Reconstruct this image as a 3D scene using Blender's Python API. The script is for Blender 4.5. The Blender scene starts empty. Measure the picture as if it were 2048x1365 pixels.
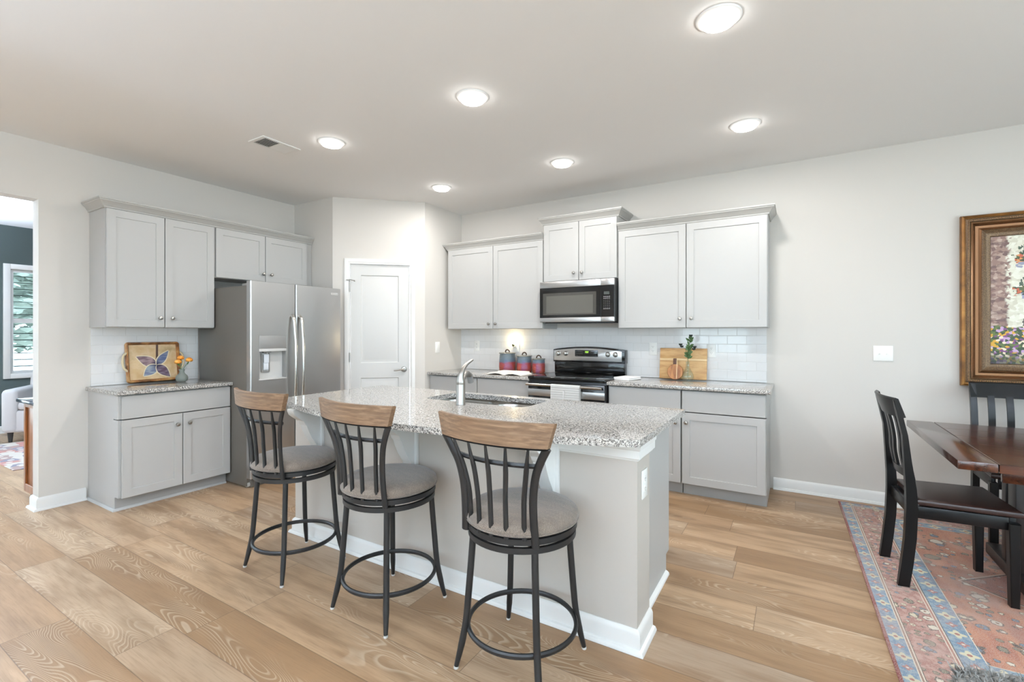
import bpy, bmesh, math, random
from mathutils import Vector, Matrix
PI = math.pi
random.seed(7)
S = bpy.context.scene
COL = S.collection

# ------------------------------------------------------------------ camera
cam = bpy.data.objects.new('camera', bpy.data.cameras.new('camera'))
COL.objects.link(cam)
cam.data.sensor_width = 36.0
cam.data.lens = 36.0 * 941.4 / 2048
cam.data.shift_y = -0.00747
cam.data.clip_start = 0.05
cam.location = (4.9367, -4.6809, 1.3478)
cam.rotation_euler = (PI / 2, 0, 0.5442)
S.camera = cam
# ------------------------------------------------------------------ exposure
S.view_settings.view_transform = 'Standard'
S.view_settings.look = 'None'
S.view_settings.exposure = 0.19
S.view_settings.gamma = 1.0
S.view_settings.use_curve_mapping = False
S.cycles.max_bounces = 10
S.cycles.diffuse_bounces = 6
S.cycles.glossy_bounces = 4
S.cycles.transmission_bounces = 8
S.cycles.transparent_max_bounces = 16
S.cycles.caustics_reflective = False
S.cycles.caustics_refractive = False
S.cycles.sample_clamp_indirect = 6.0
# ------------------------------------------------------------------ sky
W = bpy.data.worlds.new('sky'); S.world = W; W.use_nodes = True
_t = W.node_tree
_bg = _t.nodes['Background']
_tc = _t.nodes.new('ShaderNodeTexCoord'); _sx = _t.nodes.new('ShaderNodeSeparateXYZ')
_cr = _t.nodes.new('ShaderNodeValToRGB')
_mp = _t.nodes.new('ShaderNodeMapRange'); _mp.inputs[1].default_value = -1; _mp.inputs[2].default_value = 1
_t.links.new(_tc.outputs['Generated'], _sx.inputs[0]); _t.links.new(_sx.outputs['Z'], _mp.inputs[0]); _t.links.new(_mp.outputs[0], _cr.inputs[0])
SKY, GROUND = (.85, .94, 1.07), (.94, .98, 1.06)      # hazy sky above; glow below the horizon added to brighten the ceilings
SKY_S, LOW_GLOW_S = 8.6, 8.0
_cr.color_ramp.elements[0].color = tuple(c * LOW_GLOW_S for c in GROUND) + (1,)
_cr.color_ramp.elements[1].position = .54; _cr.color_ramp.elements[1].color = tuple(c * SKY_S for c in SKY) + (1,)
_e = _cr.color_ramp.elements.new(.49); _e.color = tuple(c * LOW_GLOW_S for c in GROUND) + (1,)
_t.links.new(_cr.outputs[0], _bg.inputs[0])
_bg.inputs[1].default_value = 1.0

FILL_W = 1060.0    # each added upward fill light, out of view
LAMP_W = 11.0        # each ceiling light
LAMP_COL = (.99, .98, .965)
H = 2.8152
for _x, _y, _k in ((3.2, -7.0, 1.), (7.2, -6.6, 1.), (-2.2, -4.6, 1.1)):      # unseen fill spots, added to bounce ambient light off the ceilings
    _l = bpy.data.lights.new('ceiling_fill', 'SPOT'); _l.energy = FILL_W * _k; _l.color = (.83, 1.005, 1.25); _l.spot_size = math.radians(165); _l.spot_blend = .6; _l.shadow_soft_size = .15
    _o = bpy.data.objects.new('ceiling_fill', _l); COL.objects.link(_o); _o.location = (_x, _y, 1.80); _o.rotation_euler = (PI, 0, 0)

# ================================================================== helpers
def lin(*c):
    return tuple(((v / 255) / 12.92 if v / 255 <= .04045 else ((v / 255 + .055) / 1.055) ** 2.4) for v in c) + (1.0,)

class NT:
    def __init__(s, t): s.t = t
    def n(s, typ, **kw):
        d = s.t.nodes.new('ShaderNode' + typ)
        for k, v in kw.items():
            if k.startswith('i_'):
                d.inputs[int(k[2:]) if k[2:].isdigit() else k[2:].replace('_', ' ')].default_value = v
            else: setattr(d, k, v)
        return d
    def l(s, a, b): s.t.links.new(a, b)
    def sock(s, d, i, v):
        if isinstance(v, bpy.types.NodeSocket): s.l(v, d.inputs[i])
        elif v is not None: d.inputs[i].default_value = v
    def m(s, op, a, b=None, c=None, clamp=False):
        d = s.n('Math', operation=op); d.use_clamp = clamp
        s.sock(d, 0, a); s.sock(d, 1, b); s.sock(d, 2, c)
        return d.outputs[0]
    def mix(s, f, a, b, blend='MIX'):
        d = s.n('MixRGB', blend_type=blend); s.sock(d, 0, f); s.sock(d, 1, a); s.sock(d, 2, b)
        return d.outputs[0]
    def ramp(s, f, stops, interp='LINEAR'):
        d = s.n('ValToRGB'); r = d.color_ramp; r.interpolation = interp
        while len(r.elements) < len(stops): r.elements.new(.5)
        for e, (p, c) in zip(r.elements, stops):
            e.position = p; e.color = c if len(c) == 4 else tuple(c) + (1,)
        s.sock(d, 0, f); return d.outputs[0]
    def step(s, v, a, b):          # smooth 0..1 between a and b
        d = s.n('MapRange', interpolation_type='SMOOTHSTEP'); s.sock(d, 0, v)
        d.inputs[1].default_value = a; d.inputs[2].default_value = b
        return d.outputs[0]
    def noise(s, vec, scale, detail=3, rough=.5, dist=0, dim='3D', w=None):
        d = s.n('TexNoise', noise_dimensions=dim)
        if vec is not None: s.l(vec, d.inputs['Vector'])
        d.inputs['Scale'].default_value = scale; d.inputs['Detail'].default_value = detail
        d.inputs['Roughness'].default_value = rough; d.inputs['Distortion'].default_value = dist
        if w is not None: s.sock(d, 'W', w)
        return d.outputs['Fac']
    def vor(s, vec, scale, feature='F1', rand=1.0):
        d = s.n('TexVoronoi', feature=feature); s.l(vec, d.inputs['Vector'])
        d.inputs['Scale'].default_value = scale; d.inputs['Randomness'].default_value = rand
        return d
    def mapv(s, vec, loc=(0, 0, 0), rot=(0, 0, 0), scale=(1, 1, 1)):
        d = s.n('Mapping'); s.l(vec, d.inputs[0])
        d.inputs[1].default_value = loc; d.inputs[2].default_value = rot; d.inputs[3].default_value = scale
        return d.outputs[0]
    def obj(s): return s.n('TexCoord').outputs['Object']
    def sep(s, v):
        d = s.n('SeparateXYZ'); s.l(v, d.inputs[0]); return d.outputs
    def comb(s, x=0., y=0., z=0.):
        d = s.n('CombineXYZ'); s.sock(d, 0, x); s.sock(d, 1, y); s.sock(d, 2, z); return d.outputs[0]
    def bump(s, h, strength=.2, dist=.002):
        d = s.n('Bump'); s.sock(d, 'Height', h); d.inputs['Strength'].default_value = strength
        d.inputs['Distance'].default_value = dist; return d.outputs[0]

def mat(name, col=(200, 200, 200), rough=.5, metal=0., fn=None, **kw):
    m = bpy.data.materials.new(name); m.use_nodes = True
    b = m.node_tree.nodes['Principled BSDF']
    b.inputs['Base Color'].default_value = lin(*col); b.inputs['Roughness'].default_value = rough
    b.inputs['Metallic'].default_value = metal
    for k, v in kw.items(): b.inputs[k.replace('_', ' ')].default_value = v
    if fn: fn(NT(m.node_tree), b)
    return m

def obj(name, bm, m, parent=None, ang=35):
    me = bpy.data.meshes.new(name)
    bmesh.ops.recalc_face_normals(bm, faces=bm.faces[:])
    bm.to_mesh(me); bm.free()
    for p in me.polygons: p.use_smooth = True
    me.set_sharp_from_angle(angle=math.radians(ang))
    for q in (m if isinstance(m, (list, tuple)) else [m]): me.materials.append(q)
    o = bpy.data.objects.new(name, me); COL.objects.link(o)
    if parent: o.parent = parent
    return o
def tag(o, label, cat, group=None, kind=None):
    if label: o['label'] = label
    if cat: o['category'] = cat
    if group: o['group'] = group
    if kind: o['kind'] = kind
    return o
def thing(name, label, cat, loc=(0, 0, 0), rz=0., group=None):
    o = bpy.data.objects.new(name, None); COL.objects.link(o)
    o.empty_display_size = .1
    o.location = loc; o.rotation_euler = (0, 0, rz)
    return tag(o, label, cat, group)
def struct(name, bm, m, label=None, parent=None, loc=(0, 0, 0), rz=0.):
    o = obj(name, bm, m, parent); o.location = loc; o.rotation_euler = (0, 0, rz)
    if not parent: o['kind'] = 'structure'
    if label: o['label'] = label
    return o
def dup(root, loc, rz, label=None):
    r = root.copy(); COL.objects.link(r); r.location = loc; r.rotation_euler = (0, 0, rz)
    if label: r['label'] = label
    for ch in list(root.children):
        c = ch.copy(); COL.objects.link(c); c.parent = r
        for g in list(ch.children):
            d = g.copy(); COL.objects.link(d); d.parent = c
    return r

def BM(): return bmesh.new()
def box(bm, x0, x1, y0, y1, z0, z1, bev=0., seg=2):
    vs = [bm.verts.new((x, y, z)) for z in (z0, z1) for y in (y0, y1) for x in (x0, x1)]
    fs = [bm.faces.new([vs[i] for i in q]) for q in ((0, 2, 3, 1), (4, 5, 7, 6), (0, 1, 5, 4), (2, 6, 7, 3), (0, 4, 6, 2), (1, 3, 7, 5))]
    if bev > 0:
        es = list({e for f in fs for e in f.edges})
        bmesh.ops.bevel(bm, geom=es, offset=bev, segments=seg, profile=.5, affect='EDGES')
    return bm
def B(*a, **k): return box(BM(), *a, **k)
def prism(bm, pts, h0, h1, ax='z', bev=0., seg=2):
    def P(a, b, h): return {'z': (a, b, h), 'y': (a, h, b), 'x': (h, a, b)}[ax]
    lo = [bm.verts.new(P(a, b, h0)) for a, b in pts]; hi = [bm.verts.new(P(a, b, h1)) for a, b in pts]
    n = len(pts)
    f0 = bm.faces.new(lo[::-1]); f1 = bm.faces.new(hi)
    for i in range(n): bm.faces.new((lo[i], lo[(i + 1) % n], hi[(i + 1) % n], hi[i]))
    if bev > 0:
        bmesh.ops.bevel(bm, geom=list(set(f0.edges) | set(f1.edges)), offset=bev, segments=seg, profile=.5, affect='EDGES')
    return bm
def lathe(bm, prof, seg=32, c=(0, 0, 0), M=None):
    rings = []
    for r, z in prof:
        if r < 1e-6: rings.append([bm.verts.new((0, 0, z))])
        else: rings.append([bm.verts.new((r * math.cos(2 * PI * i / seg), r * math.sin(2 * PI * i / seg), z)) for i in range(seg)])
    for a, b in zip(rings, rings[1:]):
        for i in range(seg):
            j = (i + 1) % seg
            if len(a) == 1 and len(b) == 1: continue
            if len(a) == 1: bm.faces.new((a[0], b[i], b[j]))
            elif len(b) == 1: bm.faces.new((a[i], a[j], b[0]))
            else: bm.faces.new((a[i], a[j], b[j], b[i]))
    T = Matrix.Translation(c) @ (M if M else Matrix())
    for r in rings:
        for v in r: v.co = T @ v.co
    return bm
def tube(bm, pts, rad, seg=10, closed=False, sx=1., sy=1., up=None):
    """round (or elliptic, sx along 'up' cross) tube along pts"""
    pts = [Vector(p) for p in pts]; n = len(pts)
    if not isinstance(rad, (list, tuple)): rad = [rad] * n
    rings = []; ref = Vector(up) if up else None
    prevN = None
    for i in range(n):
        if closed: t = pts[(i + 1) % n] - pts[i - 1]
        else: t = pts[min(i + 1, n - 1)] - pts[max(i - 1, 0)]
        t.normalize()
        if ref: N = ref - t * ref.dot(t)
        elif prevN is None:
            N = Vector((0, 0, 1)) if abs(t.z) < .9 else Vector((1, 0, 0)); N = N - t * N.dot(t)
        else: N = prevN - t * prevN.dot(t)
        N.normalize(); prevN = N; Bn = t.cross(N)
        rings.append([bm.verts.new(pts[i] + (N * math.cos(2 * PI * k / seg + PI / seg) * sx + Bn * math.sin(2 * PI * k / seg + PI / seg) * sy) * rad[i]) for k in range(seg)])
    for i in range(n if closed else n - 1):
        a, b = rings[i], rings[(i + 1) % n]
        for k in range(seg): bm.faces.new((a[k], a[(k + 1) % seg], b[(k + 1) % seg], b[k]))
    if not closed:
        bm.faces.new(rings[0][::-1]); bm.faces.new(rings[-1])
    return bm
def spline(P, n=8):
    P = [Vector(p) for p in P]; out = []
    for i in range(len(P) - 1):
        a = P[max(i - 1, 0)]; b = P[i]; c = P[i + 1]; d = P[min(i + 2, len(P) - 1)]
        for k in range(n):
            t = k / n
            out.append(.5 * ((2 * b) + (c - a) * t + (2 * a - 5 * b + 4 * c - d) * t * t + (3 * b - a - 3 * c + d) * t ** 3))
    out.append(P[-1]); return out
def molding(bm, path, prof, closed=False):
    """sweep prof [(out, z)] along a flat xy path; 'out' lies to the right of travel"""
    n = len(path); P = [Vector((x, y)) for x, y in path]; rings = []
    for i in range(n):
        ns = []
        if closed or i > 0:
            d = (P[i] - P[i - 1]).normalized(); ns.append(Vector((d.y, -d.x)))
        if closed or i < n - 1:
            d = (P[(i + 1) % n] - P[i]).normalized(); ns.append(Vector((d.y, -d.x)))
        if len(ns) == 2:
            m = ns[0] + ns[1]; m = m / (m.length_squared / 2)
        else: m = ns[0]
        rings.append([bm.verts.new((P[i].x + m.x * o, P[i].y + m.y * o, z)) for o, z in prof])
    k = len(prof)
    for i in range(n if closed else n - 1):
        a, b = rings[i], rings[(i + 1) % n]
        for j in range(k): bm.faces.new((a[j], a[(j + 1) % k], b[(j + 1) % k], b[j]))
    if not closed:
        bm.faces.new(rings[0][::-1]); bm.faces.new(rings[-1])
    return bm
def xf(bm, M, start=0):
    bm.verts.ensure_lookup_table()
    for v in bm.verts[start:]: v.co = M @ v.co
    return bm
def T(*p): return Matrix.Translation(p)
def R(a, ax): return Matrix.Rotation(a, 4, ax)
def arc(cx, cy, r, a0, a1, n): return [(cx + r * math.cos(a0 + (a1 - a0) * i / n), cy + r * math.sin(a0 + (a1 - a0) * i / n)) for i in range(n + 1)]
def rrect(x0, x1, y0, y1, r, n=4):
    o = []
    for cx, cy, a in ((x1 - r, y1 - r, 0), (x0 + r, y1 - r, PI / 2), (x0 + r, y0 + r, PI), (x1 - r, y0 + r, 1.5 * PI)):
        o += arc(cx, cy, r, a, a + PI / 2, n)
    return o

# ================================================================== materials
def f_wall(N, b):
    o = N.obj(); N.l(N.bump(N.noise(o, 260, 2), .05, .001), b.inputs['Normal'])
M_wall = mat('wall_paint', (208, 203, 197), .7, fn=f_wall)
M_ceil = mat('ceiling_paint', (233, 232, 231), .85)
M_white = mat('trim_white', (228, 227, 225), .38)
M_doorw = mat('door_white', (206, 205, 203), .42)
M_cab = mat('cabinet_paint', (179, 178, 176), .38)
M_cabd = mat('cabinet_toe', (160, 158, 155), .5)
M_green = mat('dark_green_wall', (62, 73, 72), .7)
M_plastic = mat('white_plastic', (240, 239, 236), .35)
M_dark = mat('dark_slot', (40, 40, 40), .6)
M_gap = mat('shadow_gap', (96, 95, 93), .7)

PWID, PLEN = .2245, 1.35
def f_floor(N, b):
    o = N.obj(); x, y, z = N.sep(o)
    r = N.m('DIVIDE', N.m('ADD', y, 3.638), PWID); row = N.m('FLOOR', r); fr = N.m('FRACT', r)
    wn = N.n('TexWhiteNoise', noise_dimensions='1D'); N.l(row, wn.inputs['W'])
    c = N.m('ADD', N.m('DIVIDE', x, PLEN), N.m('MULTIPLY', wn.outputs['Value'], 7.0))
    colm = N.m('FLOOR', c); fc = N.m('FRACT', c)
    w2 = N.n('TexWhiteNoise', noise_dimensions='2D'); N.l(N.comb(row, colm), w2.inputs['Vector'])
    pid = w2.outputs['Value']
    base = N.ramp(pid, [(0, lin(142, 112, 82)), (.3, lin(164, 133, 102)), (.55, lin(178, 148, 117)), (.8, lin(158, 136, 114)), (1, lin(188, 160, 129))])
    off = N.comb(N.m('MULTIPLY', pid, 37.), N.m('MULTIPLY', pid, 91.), 0.)
    vm = N.n('VectorMath', operation='ADD'); N.l(o, vm.inputs[0]); N.l(off, vm.inputs[1]); pv = vm.outputs[0]
    # cathedral rings
    low = N.noise(N.mapv(pv, scale=(1.1, 5.2, 1)), 1.0, 1.6, .45, .25)
    rg = N.m('FRACT', N.m('MULTIPLY', low, 46.))
    ring = N.m('MULTIPLY', N.step(rg, .45, .85), N.m('SUBTRACT', 1., N.step(rg, .88, 1.)))
    where = N.step(N.noise(N.mapv(pv, scale=(.8, 3.2, 1)), 1.3, 2), .47, .62)
    ring = N.m('MULTIPLY', ring, where)
    fine = N.noise(N.mapv(pv, scale=(6, 170, 1)), 1.0, 4, .7)
    med = N.noise(N.mapv(pv, scale=(1.6, 11, 1)), 1.0, 3, .55)
    # knots
    vk = N.vor(N.mapv(pv, scale=(1.5, 4.2, 1)), 1.0)
    kn = N.m('SUBTRACT', 1., N.step(vk.outputs['Distance'], .02, .30))
    kz = N.sep(vk.outputs['Color'])[0]
    kn = N.m('MULTIPLY', kn, N.m('GREATER_THAN', kz, .66))
    kn = N.m('MULTIPLY', kn, N.m('ADD', .45, N.m('MULTIPLY', N.noise(N.mapv(pv, scale=(14, 34, 1)), 1., 3), .9)))
    c1 = N.mix(N.m('MULTIPLY', N.step(med, .40, .68), .75), base, lin(128, 100, 73))
    c1 = N.mix(N.m('MULTIPLY', N.step(fine, .46, .72), .38), c1, lin(112, 87, 62))
    c1 = N.mix(N.m('MULTIPLY', ring, .30), c1, lin(222, 206, 182))
    c1 = N.mix(N.m('MULTIPLY', kn, .85), c1, lin(92, 66, 45))
    e = N.m('MULTIPLY', N.m('MINIMUM', fr, N.m('SUBTRACT', 1., fr)), PWID)
    e2 = N.m('MULTIPLY', N.m('MINIMUM', fc, N.m('SUBTRACT', 1., fc)), PLEN)
    seam = N.m('SUBTRACT', 1., N.step(N.m('MINIMUM', e, e2), .0007, .0026))
    c1 = N.mix(N.m('MULTIPLY', seam, .62), c1, lin(84, 64, 48))
    N.l(c1, b.inputs['Base Color'])
    N.l(N.m('ADD', .29, N.m('MULTIPLY', fine, .14)), b.inputs['Roughness'])
    hgt = N.m('SUBTRACT', N.m('MULTIPLY', fine, .3), seam)
    N.l(N.bump(hgt, .12, .001), b.inputs['Normal'])
M_floor = mat('oak_plank_floor', rough=.35, fn=f_floor, Specular_IOR_Level=.3)

def f_granite(N, b):
    o = N.obj()
    n1 = N.noise(o, 55, 3, .6); n2 = N.noise(o, 150, 3, .6); n3 = N.noise(N.mapv(o, loc=(3, 5, 1)), 95, 2, .55)
    v = N.vor(o, 210)
    vc = N.sep(v.outputs['Color'])[0]
    c = N.ramp(n1, [(.30, lin(182, 177, 171)), (.5, lin(212, 209, 204)), (.7, lin(192, 184, 176))])
    c = N.mix(N.m('MULTIPLY', N.step(vc, .55, .75), .75), c, lin(150, 146, 142))
    c = N.mix(N.m('MULTIPLY', N.step(n3, .54, .62), .85), c, lin(118, 113, 110))
    c = N.mix(N.m('MULTIPLY', N.step(n2, .535, .60), .95), c, lin(48, 46, 46))
    c = N.mix(N.m('MULTIPLY', N.m('GREATER_THAN', vc, .90), .8), c, lin(60, 57, 56))
    N.l(c, b.inputs['Base Color'])
M_granite = mat('granite', rough=.055, fn=f_granite, Specular_IOR_Level=.9)

TW, TH = .157, .0785
def f_tile(N, b):
    o = N.obj(); x, y, z = N.sep(o)
    r = N.m('DIVIDE', N.m('SUBTRACT', z, .9345), TH); row = N.m('FLOOR', r); fr = N.m('FRACT', r)
    c = N.m('ADD', N.m('DIVIDE', x, TW), N.m('MULTIPLY', N.m('MODULO', row, 2.), .5)); fc = N.m('FRACT', c)
    e = N.m('MINIMUM', N.m('MULTIPLY', N.m('MINIMUM', fr, N.m('SUBTRACT', 1., fr)), TH), N.m('MULTIPLY', N.m('MINIMUM', fc, N.m('SUBTRACT', 1., fc)), TW))
    g = N.m('SUBTRACT', 1., N.step(e, .0008, .0022))
    N.l(N.mix(g, lin(228, 227, 227), lin(208, 206, 204)), b.inputs['Base Color'])
    N.l(N.m('ADD', .07, N.m('MULTIPLY', g, .5)), b.inputs['Roughness'])
    N.l(N.bump(N.step(e, .0005, .004), .35, .0012), b.inputs['Normal'])
M_tile = mat('subway_tile', rough=.08, fn=f_tile)

def f_steel(ax):
    def f(N, b):
        o = N.obj(); s = [1.2, 1.2, 1.2]
        s[0] = 2.6
        lo = N.noise(N.mapv(o, scale=s), 2.2, 1.5)
        N.l(N.bump(lo, .22, .012), b.inputs['Normal'])
    return f
M_steel = mat('stainless_steel', (192, 191, 190), .31, 1., fn=f_steel(0))
M_steelh = mat('polished_steel', (200, 197, 192), .18, 1.)
M_nickel = mat('brushed_nickel', (172, 168, 162), .33, 1.)
M_sink = mat('sink_steel', (172, 168, 162), .24, 1.)
M_frside = mat('fridge_side_grey', (104, 99, 92), .38, .2)
M_greyp = mat('grey_plastic', (150, 149, 147), .35, .3)
M_greyl = mat('light_grey_plastic', (196, 195, 193), .35)
M_black = mat('black_gloss', (14, 14, 14), .09)
M_blackm = mat('black_matte', (24, 24, 24), .4)
M_glassb = mat('oven_glass', (30, 29, 27), .04)
M_mwin = mat('microwave_window', (70, 68, 64), .05)
M_mwin2 = mat('microwave_inner_window', (92, 90, 84), .06)
M_key = mat('key_print', (150, 150, 148), .5)
M_disp = mat('display_dim', (70, 74, 70), .2)
M_led = mat('green_led', (20, 40, 5), .4, Emission_Color=(.45, .95, .08, 1), Emission_Strength=2.2)
M_iron = mat('stool_iron', (27, 26, 26), .45, 0., Specular_IOR_Level=.4)
M_glide = mat('plastic_glide', (200, 198, 194), .5)

def f_wood(a, bcol, cc, sc=(3, 40, 40), amt=.8):
    def f(N, b):
        o = N.obj()
        n = N.noise(N.mapv(o, scale=sc), 1., 4, .6, .4); n2 = N.noise(N.mapv(o, scale=tuple(q * .3 for q in sc)), 1., 2, .5, .3)
        c = N.ramp(n, [(.3, lin(*a)), (.5, lin(*bcol)), (.72, lin(*cc))])
        c = N.mix(N.m('MULTIPLY', N.step(n2, .5, .7), .35), c, lin(*[int(q * amt) for q in bcol]))
        N.l(c, b.inputs['Base Color']); N.l(N.bump(n, .12, .001), b.inputs['Normal'])
    return f
M_rail = mat('weathered_wood', rough=.5, fn=f_wood((92, 69, 50), (118, 91, 67), (146, 119, 94), (5, 40, 95)))
M_table = mat('dark_walnut', rough=.2, fn=f_wood((38, 17, 10), (66, 32, 19), (92, 50, 30), (30, 2.5, 30)), Coat_Weight=.4, Coat_Roughness=.12)
M_chair = mat('black_lacquer', (13, 12, 12), .3, Specular_IOR_Level=.3)
M_leather = mat('brown_leather', (46, 29, 24), .36)
M_board = mat('acacia_board', rough=.5, fn=f_wood((176, 128, 78), (203, 160, 106), (222, 184, 132), (4, 40, 22)))
M_boardd = mat('acacia_board_stripe', rough=.5, fn=f_wood((224, 190, 140), (232, 200, 152), (238, 210, 166), (4, 40, 40)))
M_boardk = mat('dark_olive_wood', rough=.4, fn=f_wood((96, 54, 26), (168, 106, 56), (206, 146, 84), (30, 30, 4)))
M_cabwood = mat('cherry_wood', rough=.35, fn=f_wood((104, 58, 26), (134, 80, 40), (152, 96, 52), (30, 30, 3)))

def f_seat(N, b):
    o = N.obj()
    n = N.noise(N.mapv(o, scale=(240, 700, 300)), 1., 2); n2 = N.noise(N.mapv(o, scale=(14, 40, 20)), 1., 3)
    c = N.mix(N.step(n, .35, .7), lin(92, 81, 71), lin(130, 116, 103))
    c = N.mix(N.m('MULTIPLY', N.step(n2, .4, .65), .3), c, lin(84, 74, 67))
    N.l(c, b.inputs['Base Color']); N.l(N.bump(n, .3, .001), b.inputs['Normal'])
M_seat = mat('taupe_fabric', rough=.9, fn=f_seat, Sheen_Weight=.25)
M_lens = mat('lamp_lens', (255, 255, 255), .4, Emission_Color=(1, .975, .94, 1), Emission_Strength=21.0)
M_towel = mat('white_towel', (250, 250, 249), .9)
M_cloth = mat('white_cloth', (242, 241, 240), .9)
def glass(name, tint, fac=1.):
    m = bpy.data.materials.new(name); m.use_nodes = True; t = m.node_tree; t.nodes.clear(); N = NT(t)
    out = N.n('OutputMaterial'); tr = N.n('BsdfTransparent'); tr.inputs[0].default_value = lin(*tint)
    gl = N.n('BsdfGlossy'); gl.inputs['Roughness'].default_value = .03
    lw = N.n('LayerWeight'); lw.inputs[0].default_value = .5
    f = N.m('ADD', .04, N.m('MULTIPLY', N.m('POWER', lw.outputs['Facing'], 4.), .4))
    mx = N.n('MixShader'); N.l(f, mx.inputs[0]); N.l(tr.outputs[0], mx.inputs[1]); N.l(gl.outputs[0], mx.inputs[2])
    N.l(mx.outputs[0], out.inputs[0]); return m
M_pane = glass('window_pane_glass', (236, 246, 246))
M_vase = glass('vase_glass', (248, 252, 252))
M_frost = mat('frosted_glass', (200, 208, 200), .35, Transmission_Weight=.6, IOR=1.3)

# ================================================================== room
a_, b_, w1_, w2_ = 1.3706, 1.3495, .6663, .673
XR, YF, XF = 9.0, -8.6, -4.23      # right wall, wall behind the camera, far room's outer wall
Y_OP, Z_OP = -3.482, 2.37
struct('floor', B(XF - .3, XR + .2, YF - .2, .2, -.1, 0), M_floor, 'oak-look plank floor')
struct('ceiling', B(XF - .3, XR + .2, YF - .2, .2, H, H + .15), M_ceil, 'smooth white ceiling')
struct('wall_back', B(a_ - .12, XR + .15, 0, .15, 0, H), M_wall, 'greige wall behind the range and the painting')
bm = B(-.13, 0, Y_OP, -b_, 0, H); box(bm, -.13, 0, -6.4, Y_OP, Z_OP, H); box(bm, -.13, 0, YF, -6.4, 0, H)
struct('wall_left', bm, M_wall, 'greige wall behind the fridge, ending at the open doorway')
struct('wall_pantry_left', prism(BM(), [(0, -b_), (w1_, -b_), (w1_ - .08, -b_ + .11), (0, -b_ + .11)], 0, H), M_wall, 'short greige pantry wall beside the fridge')
_L = math.hypot(a_ - w1_, b_ - w2_); _ang = math.atan2(b_ - w2_, a_ - w1_)
D0, D1, DZ = .172, .818, 2.108      # door opening along the diagonal wall
bm = BM(); box(bm, 0, D0, 0, .11, 0, H); box(bm, D1, _L, 0, .11, 0, H); box(bm, D0, D1, 0, .11, DZ, H)
struct('wall_pantry_diagonal', bm, M_wall, 'diagonal greige wall with the pantry door', loc=(w1_, -b_, 0), rz=_ang)
struct('wall_pantry_right', B(a_ - .12, a_, -w2_, 0, 0, H), M_wall, 'short greige pantry wall beside the corner countertop')
def holed(x0, x1, holes, y0, y1, z1=H):   # wall along local x with window holes (hx0,hx1,hz0,hz1)
    bm = BM(); x = x0
    for hx0, hx1, hz0, hz1 in holes:
        box(bm, x, hx0, y0, y1, 0, z1)
        if hz0 > 0: box(bm, hx0, hx1, y0, y1, 0, hz0)
        box(bm, hx0, hx1, y0, y1, hz1, z1); x = hx1
    box(bm, x, x1, y0, y1, 0, z1); return bm
HF = [(2.2, 3.9, .75, 2.25), (4.6, 6.3, .75, 2.25), (7.0, 8.4, .75, 2.25)]
struct('wall_front', holed(XF - .15, XR + .15, HF, YF - .15, YF), M_wall, 'wall behind the viewer')
HR = [(-6.6, -5.0, .3, 2.3), (-4.0, -1.8, .1, 2.3)]
bm = holed(YF, .15, HR, -.15, 0); struct('wall_right', bm, M_wall, 'wall at the far right of the dining area', loc=(XR, 0, 0), rz=PI / 2)
HW = [(-7.9, -6.3, .3, 2.3), (-5.6, -4.0, .3, 2.3), (-2.735, -1.9, .80, 2.225)]  # first two openings are added to brighten the next room
struct('wall_far', holed(YF, .15, HW, 0, .15), M_green, 'dark green wall of the next room', loc=(XF, 0, 0), rz=PI / 2)
struct('wall_far_side', B(XF, -.13, -1.0, -.85, 0, H), M_green, 'side wall of the next room')

# windows
def window(name, loc, rz, x0, x1, z0, z1, label, louvre=False):
    w = bpy.data.objects.new(name, None); COL.objects.link(w); w.location = loc; w.rotation_euler = (0, 0, rz); w['kind'] = 'structure'; w['label'] = label
    bm = BM(); c = .07
    for q in ((x0 - c, x0, z0 - c, z1 + c), (x1, x1 + c, z0 - c, z1 + c), (x0, x1, z1, z1 + c), (x0, x1, z0 - c, z0)):
        box(bm, q[0], q[1], -.025, 0, q[2], q[3], .004)
    zm = (z0 + z1) / 2 + .01
    for q in ((x0, x0 + .035, z0, z1), (x1 - .035, x1, z0, z1), (x0 + .035, x1 - .035, z1 - .035, z1), (x0 + .035, x1 - .035, z0, z0 + .035), (x0 + .035, x1 - .035, zm - .03, zm + .03)):
        box(bm, q[0], q[1], .02, .1, q[2], q[3])
    obj('window_frame', bm, M_white, w)
    obj('pane', B(x0 + .02, x1 - .02, .075, .08, z0 + .02, z1 - .02), M_pane, w)
    if louvre:
        bm = BM()
        for z0_, z1_ in ((z0 + .05, zm - .04), (zm + .04, z1 - .05)):
            n = 7
            for i in range(n):
                zc = z0_ + (i + .5) * (z1_ - z0_) / n
                s = len(bm.verts); box(bm, x0 + .036, x1 - .036, -.036, .036, -.004, .004)
                xf(bm, T(0, .012, zc) @ R(.06, 'X'), s)
        obj('shutter_louvres', bm, M_white, w)
    return w
window('window_1', (XF, 0, 0), PI / 2, -2.735, -1.9, .80, 2.225, 'white shuttered window in the dark green wall', True)
bpy.data.objects['window_1'].children[1].data.materials[0] = glass('tinted_pane_glass', (128, 136, 140))
window('added_window_7', (XF, 0, 0), PI / 2, -5.6, -4.0, .3, 2.3, 'added unseen tall window that brightens the next room')  # this window and the following one are unseen, added for their daylight
window('added_window_8', (XF, 0, 0), PI / 2, -7.9, -6.3, .3, 2.3, 'second added unseen window that brightens the next room')
window('window_2', (0, YF, 0), PI, -3.9, -2.2, .75, 2.25, 'window behind the viewer')
window('window_3', (0, YF, 0), PI, -6.3, -4.6, .75, 2.25, 'window behind the viewer, middle')
window('window_4', (0, YF, 0), PI, -8.4, -7.0, .75, 2.25, 'window behind the viewer, last')
window('window_5', (XR, 0, 0), -PI / 2, 5.0, 6.6, .3, 2.3, 'window right of the viewer')
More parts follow.
